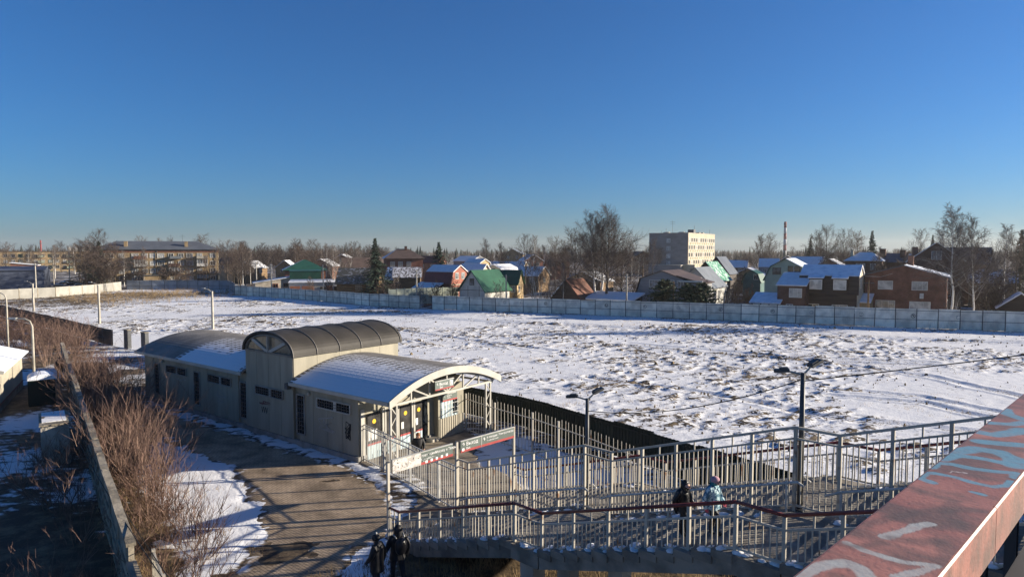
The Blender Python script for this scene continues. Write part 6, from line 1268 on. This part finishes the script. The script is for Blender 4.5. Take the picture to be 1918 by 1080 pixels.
spruce(0, 166, 188, 462, 'broad conifer shape in place of dark trees in shadow, nearest the car lot', 'spruce_tree', 12, 1.9, 1); spruce(0, 186, 192, 452, 'broad conifer shape in place of dark trees in shadow, at the apartment block corner', 'spruce_tree', 12, 1.7, 3)  # conifers added to give the dark of a tree mass in shadow
spruce(1, 1632, 190, 432, 'dark spruce in the far row beyond the hip roof', 'spruce_tree', 10, 1.1, 2); spruce(1, 1517, 230, 445, 'small far spruce right of the chimney', 'spruce_tree', 10, 1.0, 3); spruce(0, 1912, 120, 430, 'dark spruce at the right edge', 'spruce_tree', 12, 1.2, 5); spruce(1, 1745, 200, 440, 'small dark spruce behind the large brick house', 'spruce_tree', 10, .8, 4)

# ---------------------------------------------------------------- far woods on the horizon
def far_wood():
    rnd = random.Random(31); b = MB(); c = MB()
    for k in range(3400):
        D = 430 + 1300 * rnd.random() ** 1.3; px = rnd.uniform(-120, 2040); x = at(px, D); h_ = rnd.uniform(8, 14.5) * (1.0 if px > 700 else 1.12); con = rnd.random() < (.35 if 700 < px < 1000 or D > 1000 else .12); w_ = h_ * rnd.uniform(.2, .32)
        q = c if con else b
        if con: 
            for z0, z1, rr in ((.15, .6, .5), (.4, .8, .38), (.62, 1.0, .25)):
                n = 5; a0 = rnd.uniform(0, 6); q.add([(x + w_ * rr * math.cos(a0 + i * 1.2566), D + w_ * rr * math.sin(a0 + i * 1.2566), h_ * z0) for i in range(n)] + [(x, D, h_ * z1)], [(i, (i + 1) % n, n) for i in range(n)])
        else:
            for i in range(16):
                z = h_ * rnd.uniform(.05, .55); az = rnd.uniform(0, 6.28); p = Vector((x + rnd.uniform(-.3, .3) * w_, D + rnd.uniform(-.3, .3) * w_, z)); e = p + Vector((math.cos(az) * w_ * rnd.uniform(.2, 1.1), math.sin(az) * w_, h_ * rnd.uniform(.2, .45))); r_ = w_ * rnd.uniform(.09, .2)
                q.add([p + Vector((r_, 0, 0)), p + Vector((-r_ * .5, r_ * .8, 0)), p + Vector((-r_ * .5, -r_ * .8, 0)), e], [(0, 1, 3), (1, 2, 3), (2, 0, 3)])
    o = stuff(b.build('far_wood', m_wood_far, None, (0, 0, -.45), fix=False)); tag(o, 'bare woods along the whole horizon', 'woods'); o = stuff(c.build('far_conifers', m_pine_far, None, (0, 0, -.45), fix=False)); tag(o, 'dark conifers scattered through the horizon woods', 'woods')
far_wood()

# ---------------------------------------------------------------- shrubs along the concrete wall
def shrub_mesh(seed, h, n, spread):
    rnd = random.Random(seed); b = MB()
    def twig(p, d, L_, r_, lev):
        pts = [p]; q = p.copy(); dd = d.copy(); n_ = 4 if lev < 2 else 2
        for i in range(n_): dd = (dd + Vector((rnd.gauss(0, .13), rnd.gauss(0, .13), rnd.gauss(.05, .06)))).normalized(); q = q + dd * L_ / n_; pts.append(q.copy())
        b.tube(pts, [r_ * (1 - .7 * i / n_) for i in range(n_ + 1)], 3, 0 if lev == 0 else 1, cap=False)
        if lev < 2:
            for j in range(rnd.randint(4, 7) if lev == 0 else rnd.randint(2, 4)):
                f = rnd.uniform(.2, .97) * n_; i = min(n_ - 1, int(f)); pp = pts[i].lerp(pts[i + 1], f - i); ax = (pts[i + 1] - pts[i]).normalized(); o = ax.orthogonal(); o.rotate(Matrix.Rotation(rnd.uniform(0, 6.28), 3, ax))
                twig(pp, (ax + o.normalized() * rnd.uniform(.35, .9) + Vector((0, 0, .15))).normalized(), L_ * rnd.uniform(.22, .5), r_ * .55, lev + 1)
    for k in range(n):
        az = rnd.uniform(0, 6.28); r_ = rnd.uniform(0, .5); out = rnd.uniform(.1, spread)
        twig(Vector((math.cos(az) * r_, math.sin(az) * r_, -.1)), Vector((math.cos(az) * out, math.sin(az) * out, 1)).normalized(), h * rnd.uniform(.45, 1.0), rnd.uniform(.013, .022), 0)
    return b.mesh('branches', [m_stem, m_stem2], False, False)
SHR = [shrub_mesh(1, 3.4, 15, .75), shrub_mesh(2, 3.0, 14, .9), shrub_mesh(3, 3.8, 15, .65), shrub_mesh(4, 2.2, 16, 1.0)]
rnd = random.Random(41)
def shrub(i, x, y, s, label, group):
    t = thing('shrub', label, 'shrub', (x, y, -.05), rnd.uniform(0, 6.28), group); t.scale = (s * rnd.uniform(.9, 1.15), s * rnd.uniform(.9, 1.15), s); put('branches', SHR[i], t); return t
def wallpt(q): 
    A, B = Vector((-38.5, 56.3)), Vector((-10.2, 17.3)); return A + (B - A) * q
nr = Vector((.81, .587))
for k in range(56):                               # dense hedge on the sunny side of the wall
    q = .10 + .74 * (k / 55); p = wallpt(q) + nr * (rnd.uniform(.5, 2.9) if .35 < q < .75 else rnd.uniform(.5, 2.2)); s = (1.05 if .38 < q < .72 else .85) * rnd.uniform(.75, 1.15)
    shrub(rnd.randrange(3), p.x, p.y, s, 'tall brown leafless shrub in the sunlit hedge along the concrete wall', 'sunlit hedge along the wall')
for k in range(11): p = wallpt(rnd.uniform(.84, 1.0)) + nr * rnd.uniform(.5, 2.4); shrub(3, p.x, p.y, rnd.uniform(.8, 1.1), 'low tan leafless shrub near the low barred fence', 'low tan shrubs by the fence')
for k in range(13): p = wallpt(rnd.uniform(.62, 1.0)) - nr * rnd.uniform(.6, 2.6); shrub(rnd.choice((1, 3)), p.x, p.y, rnd.uniform(.6, .9), 'thin leafless shrub in the shade left of the wall', 'shaded shrubs left of the wall')
for k in range(75):                               # brown thicket by the dark fence
    a_ = rnd.random(); b_ = rnd.random(); x = -40 - 34 * a_ + rnd.uniform(-2, 2); y = 56 + 26 * a_ + 10 * b_ + rnd.uniform(-2, 2)
    if math.hypot(x + 35.6, y - 51.4) < 3 or math.hypot(x + 48.4, y - 63.2) < 1.2: continue
    shrub(rnd.randrange(3), x, y, rnd.uniform(.7, 1.0), 'brown shrub of the thicket before the dark left fence', 'brown thicket by the dark fence')
# ---------------------------------------------------------------- dry grass
def grass(name, label, spots, hmin, hmax, blades, m, seed):
    rnd = random.Random(seed); b = MB()
    for x, y in spots:
        for k in range(blades):
            px_, py_ = x + rnd.gauss(0, .12), y + rnd.gauss(0, .12); h_ = rnd.uniform(hmin, hmax); az = rnd.uniform(0, 6.28); l = rnd.uniform(.1, .6) * h_; w_ = rnd.uniform(.006, .014)
            b.add([(px_ - w_, py_, -.05), (px_ + w_, py_ + w_, -.05), (px_ + l * math.cos(az), py_ + l * math.sin(az), h_)], [(0, 1, 2)])
    o = stuff(b.build(name, m, fix=False)); return tag(o, label, 'grass')
rnd = random.Random(51)
sp = []
while len(sp) < 900:
    x, y = rnd.gauss(-86, 13), rnd.gauss(142, 15)
    if x > -100 and y < 166 and y > -x * .8 + 60: sp.append((x, y))
while len(sp) < 1300: sp.append((rnd.gauss(-76, 10), rnd.gauss(160, 5)))
grass('field_weeds', 'tall dry weeds in the left corner of the field', sp, .35, 1.1, 7, m_grass, 1)
sp = []
for k in range(700):
    x = rnd.uniform(-40, 45); y = rnd.uniform(30, 95)
    if float(fbm(np.array([x / 6.]), np.array([y / 6.]), 3, 9)[0]) > .53: sp.append((x, y))
sp = [s for s in sp if s[1] > np.interp(s[0], [p[0] for p in GREEN], [p[1] for p in GREEN]) + 3]
grass('straw_tufts', 'tufts of straw poking through the snow field', [(x + rnd.gauss(0, .35), y + rnd.gauss(0, .35)) for x, y in sp for _ in range(4)], .12, .32, 6, m_grass, 2)
sp = []
for k in range(2600):
    u, v = rnd.uniform(.8, 16), rnd.uniform(-6, 6); p = SUV(u, v); sp.append((p.x, p.y))
for k in range(900): p = wallpt(rnd.uniform(.2, 1.0)) + nr * abs(rnd.gauss(0, 1.6)); sp.append((p.x, p.y))
grass('dry_grass', 'dry brown grass under the stairs and along the wall', sp, .08, .3, 9, m_grass, 3)
# clods and debris lying on the field
b = MB(); rnd = random.Random(61)
for k in range(2600):
    x = rnd.uniform(-35, 60); y = 28 + 70 * rnd.random() ** 1.3
    if y < np.interp(x, [p[0] for p in GREEN], [p[1] for p in GREEN]) + 2.5 or y > np.interp(x, [p[0] for p in FAR], [p[1] for p in FAR]) - 3: continue
    if float(fbm(np.array([x / 11 + 3]), np.array([y / 11.]), 3, 9)[0]) < .47 and rnd.random() < .8: continue
    r_ = rnd.uniform(.03, .09) * (2.2 if rnd.random() < .06 else 1); n = 6; a0 = rnd.random() * 6
    top = [(x + r_ * .6 * math.cos(a0 + i) * rnd.uniform(.5, 1.2), y + r_ * .6 * math.sin(a0 + i) * rnd.uniform(.5, 1.2), .12 + r_ * rnd.uniform(.3, .9)) for i in range(n)]; bot = [(x + r_ * 1.3 * math.cos(a0 + i) * rnd.uniform(.7, 1.2), y + r_ * 1.3 * math.sin(a0 + i) * rnd.uniform(.7, 1.2), -.1) for i in range(n)]
    b.add(top + bot, [tuple(range(n))] + [(i, (i + 1) % n, n + (i + 1) % n, n + i) for i in range(n)])
tag(stuff(b.build('clods', mat('frozen_clods', (.10, .075, .05), .9, .3, 3, col2=(.30, .22, .12), lo=.5, hi=.65), fix=False)), 'frozen clods of earth scattered over the snow field', 'earth')

# ---------------------------------------------------------------- people
def person(label, loc, rz, h, pose, jacket, trousers, hood=None, hair=None, hat=None, glove=None, coat=0.0, bag=None, group=None):
    """Faces local -y. pose gives joint positions in units of the standing height."""
    t = thing('person', label, 'person', loc, rz, group); J = dict(pelvis=(0, 0, .52), waist=(0, 0, .60), chest=(0, .005, .73), neck=(0, 0, .83), head=(0, -.012, .905), top=(0, -.005, .965))
    for s, k in ((-1, 'L'), (1, 'R')):
        J.update({'sh' + k: (s * .115, .005, .785), 'el' + k: (s * .155, .02, .635), 'wr' + k: (s * .150, -.03, .505), 'ha' + k: (s * .148, -.045, .455), 'hip' + k: (s * .055, 0, .49), 'kn' + k: (s * .06, -.01, .275), 'an' + k: (s * .062, .012, .05), 'to' + k: (s * .07, -.085, .022)})
    J.update(pose)
    E = [('pelvis', 'waist'), ('waist', 'chest'), ('chest', 'neck'), ('neck', 'head'), ('head', 'top')]
    for k in 'LR': E += [('chest', 'sh' + k), ('sh' + k, 'el' + k), ('el' + k, 'wr' + k), ('wr' + k, 'ha' + k), ('pelvis', 'hip' + k), ('hip' + k, 'kn' + k), ('kn' + k, 'an' + k), ('an' + k, 'to' + k)]
    RD = dict(pelvis=(.098, .082), waist=(.092, .078), chest=(.118, .092), neck=(.048, .048), head=(.058, .066), top=(.045, .05), sh=(.058, .058), el=(.046, .046), wr=(.034, .034), ha=(.022, .028), hip=(.07, .07), kn=(.05, .05), an=(.035, .035), to=(.03, .025))
    names = list(J); me = bpy.data.meshes.new('p'); me.from_pydata([Vector(J[n]) * h for n in names], [(names.index(a_), names.index(b_)) for a_, b_ in E], [])
    o = bpy.data.objects.new('p', me); COL.objects.link(o); sk = o.modifiers.new('s', 'SKIN'); sk.use_smooth_shade = True
    for i, n in enumerate(names):
        r_ = RD[n if n in RD else n[:-1]]; me.skin_vertices[0].data[i].radius = (r_[0] * h, r_[1] * h); me.skin_vertices[0].data[i].use_root = (n == 'pelvis')
    sb_ = o.modifiers.new('d', 'SUBSURF'); sb_.levels = 2; sb_.render_levels = 2
    body = bpy.data.meshes.new_from_object(o.evaluated_get(bpy.context.evaluated_depsgraph_get())); bpy.data.objects.remove(o); bpy.data.meshes.remove(me)
    body.materials.clear()
    for m in (jacket, trousers, m_skin, glove or m_skin, hood or hair or m_black, m_rubber): body.materials.append(m)
    hd = Vector(J['head']) * h; hw = [(Vector(J['ha' + k]) * h, Vector(J['wr' + k]) * h) for k in 'LR']
    for p in body.polygons:
        c = p.center; mi = 0
        if c.z < .075 * h: mi = 5
        elif c.z < .47 * h and min((c - Vector(J['kn' + k]) * h).length for k in 'LR') < .26 * h: mi = 1
        if any((c - a_).length < .052 * h and (c - a_).length < (c - b_).length + .01 for a_, b_ in hw): mi = 3
        if c.z > (J['neck'][2] + .015) * h: mi = 2 if (c.y < hd.y - .012 * h and c.z < hd.z + .035 * h) else 4
        p.material_index = mi; p.use_smooth = True
    bo = put('body', body, t)
    f = MB()                                       # fingers, rooted inside the palm
    for k, s in (('L', -1), ('R', 1)):
        a_, b_ = Vector(J['ha' + k]) * h, Vector(J['wr' + k]) * h; d = (a_ - b_).normalized(); sd_ = d.cross(Vector((s, 0, 0))).normalized()
        for q in range(4): l = (.042, .048, .045, .036)[q] * h; r0 = a_ - d * .012 * h + sd_ * ((q - 1.5) * .0115 * h); m1 = r0 + d * l * .6; f.tube([r0, m1, m1 + (d + Vector((-s * .7, 0, 0))).normalized() * l * .55], [.0052 * h, .005 * h, .0038 * h], 5)
        r0 = a_ - d * .03 * h + sd_ * (-.02 * h); f.tube([r0, r0 + (d - sd_ * .8).normalized() * .028 * h, r0 + (d * 1.2 - sd_ * .5).normalized() * .05 * h], [.0062 * h, .0055 * h, .004 * h], 5)
    f.build('fingers', glove or m_skin, bo, smooth=True, fix=False)
    fc = MB(); fc.sphere((hd.x, hd.y - .066 * h, hd.z - .005 * h), .012 * h, 6, 0, (.8, 1.3, 1.4))
    for s in (-1, 1): fc.sphere((hd.x + s * .022 * h, hd.y - .058 * h, hd.z + .008 * h), .007 * h, 6, 1); fc.sphere((hd.x + s * .056 * h, hd.y + .004 * h, hd.z), .012 * h, 6, 0, (.5, .9, 1.3))
    fc.box((hd.x, hd.y - .06 * h, hd.z - .032 * h), (.03 * h, .01 * h, .006 * h), 2); fc.build('face', [m_skin, m_black, mat('lips', (0.26, 0.11, 0.09), 0.6, 0.05, 8)], bo, smooth=True, fix=False)
    if hood:
        g_ = MB()
        for i in range(5): pass
        rings = [(.80, .075, .07, .012), (.84, .068, .07, .018), (.885, .072, .078, .012), (.935, .07, .076, .008), (.975, .048, .055, .012), (.992, .012, .015, .015)]; n = 14; ox, oy, oz = hd.x / h, hd.y / h + .012, hd.z / h - .905; vs = []
        for z, rx, ry, dy in rings:
            for a_ in range(n): q = 2 * math.pi * a_ / n; vs.append(((ox + rx * math.cos(q)) * h, (oy + dy + ry * math.sin(q) * (.62 if math.sin(q) < 0 and .85 < z < .96 else 1)) * h, (z + oz) * h))
        fs = [(i * n + a_, i * n + (a_ + 1) % n, (i + 1) * n + (a_ + 1) % n, (i + 1) * n + a_) for i in range(len(rings) - 1) for a_ in range(n) if not (1 <= i <= 2 and 9 <= a_ <= 11)]; g_.add(vs, fs); g_.build('hood', hood, t, smooth=True, fix=False)
    if hair:
        g_ = MB(); g_.sphere((hd.x, hd.y + .014 * h, hd.z + .012 * h), .068 * h, 12, 0, (1, 1, 1.05)); g_.sphere((hd.x, hd.y + .03 * h, hd.z - .045 * h), .052 * h, 10, 0, (1.15, .8, 1.2)); g_.build('hair', hair, t, smooth=True, fix=False)
    if hat:
        g_ = MB(); g_.sphere((hd.x, hd.y, hd.z + .028 * h), .07 * h, 14, 0, (1, 1.05, .85)); g_.tube([(hd.x, hd.y, hd.z + .008 * h), (hd.x, hd.y, hd.z + .03 * h)], .071 * h, 14)
        if hat[1]: g_.sphere((hd.x, hd.y, hd.z + .1 * h), .022 * h, 8, 1)
        g_.build('hat', [hat[0], hat[1] or hat[0]], t, smooth=True, fix=False)
    if coat:
        g_ = MB(); n = 18; px_, py_, pz_ = J['pelvis']; cx_, cy_, cz_ = J['chest']; vs = []; rings = [(0.80, .13, .08), (.74, .135, .105), (.64, .118, .105), (.54, .122, .108), (.54 - coat * .5, .13, .112), (.54 - coat, .138, .118)]
        for z, rx, ry in rings:
            q_ = min(1, max(0, (z - .52) / .21)); ox, oy = px_ + (cx_ - px_) * q_, py_ + (cy_ - py_) * q_
            for a_ in range(n): q = 2 * math.pi * a_ / n; wv = 1 + .03 * math.sin(3 * q + z * 20); vs.append(((ox + rx * math.cos(q) * wv) * h, (oy + ry * math.sin(q) * wv) * h, (z + (pz_ - .52)) * h))
        g_.add(vs, [(i * n + a_, i * n + (a_ + 1) % n, (i + 1) * n + (a_ + 1) % n, (i + 1) * n + a_) for i in range(len(rings) - 1) for a_ in range(n)]); g_.build('coat', jacket, t, smooth=True, fix=False)
    if bag:
        g_ = MB(); cx_, cy_, cz_ = [q * h for q in J['chest']]; g_.sphere((cx_, cy_ + .13 * h, cz_ - .05 * h), .11 * h, 12, 0, (1.0, .62, 1.35)); bg = g_.build('backpack', bag, t, smooth=True, fix=False)
        for s in (-1, 1): MB().tube([(cx_ + s * .07 * h, cy_ + .1 * h, cz_ + .08 * h), (cx_ + s * .08 * h, cy_ + .02 * h, cz_ + .115 * h), (cx_ + s * .085 * h, cy_ - .10 * h, cz_ + .02 * h), (cx_ + s * .09 * h, cy_ - .02 * h, cz_ - .1 * h)], .013 * h, 6).build('strap', m_tagw, bg, smooth=True, fix=False)
    return t
WALK = dict(knL=(-.06, -.075, .285), anL=(-.062, -.085, .06), toL=(-.068, -.18, .03), knR=(.06, .03, .28), anR=(.062, .12, .085), toR=(.068, .05, .02), elL=(-.16, .06, .645), wrL=(-.15, .045, .515), haL=(-.148, .03, .465), elR=(.16, -.03, .645), wrR=(.14, -.11, .56), haR=(.135, -.14, .525))
UPST = dict(WALK, knL=(-.06, -.13, .36), anL=(-.062, -.10, .15), toL=(-.068, -.19, .125), anR=(.062, .06, .05), toR=(.068, -.03, .02))
DIR = lambda dx, dy: math.atan2(dx, -dy)          # heading so that local -y points along (dx, dy)
person('person in a dark coat and bobble hat walking at the bottom edge', (-3.94, 18.85, .05), DIR(-SU.x, -SU.y) + .5, 1.74, WALK, m_black, m_navy, hat=(m_black, m_tagw), glove=m_black, coat=.17)
person('hooded person in black with a pale strapped backpack at the stair foot', (-3.42, 19.35, .05), DIR(-.55, .83), 1.82, dict(WALK, knR=(.06, -.07, .285), anR=(.062, -.08, .06), toR=(.068, -.175, .03), knL=(-.06, .03, .28), anL=(-.062, .11, .085), toL=(-.068, .04, .02)), m_black, m_navy, hood=m_black, glove=m_black, coat=.10, bag=m_blackshiny)
P = SUV(10.95, .75, 0)
zs = lambda u: (math.floor((u - U1 - LF - LL) / (LF / NS)) + 1) * HR / NS + HR
person('person in a shiny black hooded jacket climbing the stairs, left of the pair', (P.x, P.y, zs(10.95)), DIR(SU.x, SU.y), 1.47, dict(UPST, head=(0, -.06, .885), top=(0, -.07, .945), neck=(0, -.03, .825)), m_blackshiny, m_black, hood=m_blackshiny, glove=m_black, coat=.06)
P = SUV(11.62, .95, 0)
person('person in a patterned teal jacket and pink hat climbing the stairs', (P.x, P.y, zs(11.62)), DIR(SU.x, SU.y), 1.50, dict(UPST, head=(0, -.03, .9), top=(0, -.035, .96)), m_tealpat, m_black, hair=m_teal, hat=(m_pink, None), glove=m_hotpink, coat=.05)
person('auburn haired person in a dark coat behind the entrance fence', (-4.3, 29.9, .08), DIR(.3, -.95), 1.66, WALK, m_black, m_navy, hair=m_hair, coat=.12)
person('distant person in black standing by the top of the concrete wall', (-35.56, 51.6, -.05), DIR(.6, -.8), 1.76, {}, m_black, m_black, hood=m_black, glove=m_black, coat=.05)

# ---------------------------------------------------------------- thin winter haze over the whole place
hz = MB().box((0, 1240, 24.5), (5300, 2840, 53)).build('haze', None); stuff(hz); tag(hz, 'thin pale winter haze over the village and the horizon', 'haze')
hm = bpy.data.materials.new('haze'); hm.use_nodes = True; hn = hm.node_tree.nodes; hn.remove(hn['Principled BSDF']); pv = hn.new('ShaderNodeVolumePrincipled')
pv.inputs['Color'].default_value = (0.94, 0.93, 0.90, 1); pv.inputs['Density'].default_value = 0.00013; pv.inputs['Anisotropy'].default_value = 0.25
hm.node_tree.links.new(pv.outputs['Volume'], hn['Material Output'].inputs['Volume']); hz.data.materials.clear(); hz.data.materials.append(hm)
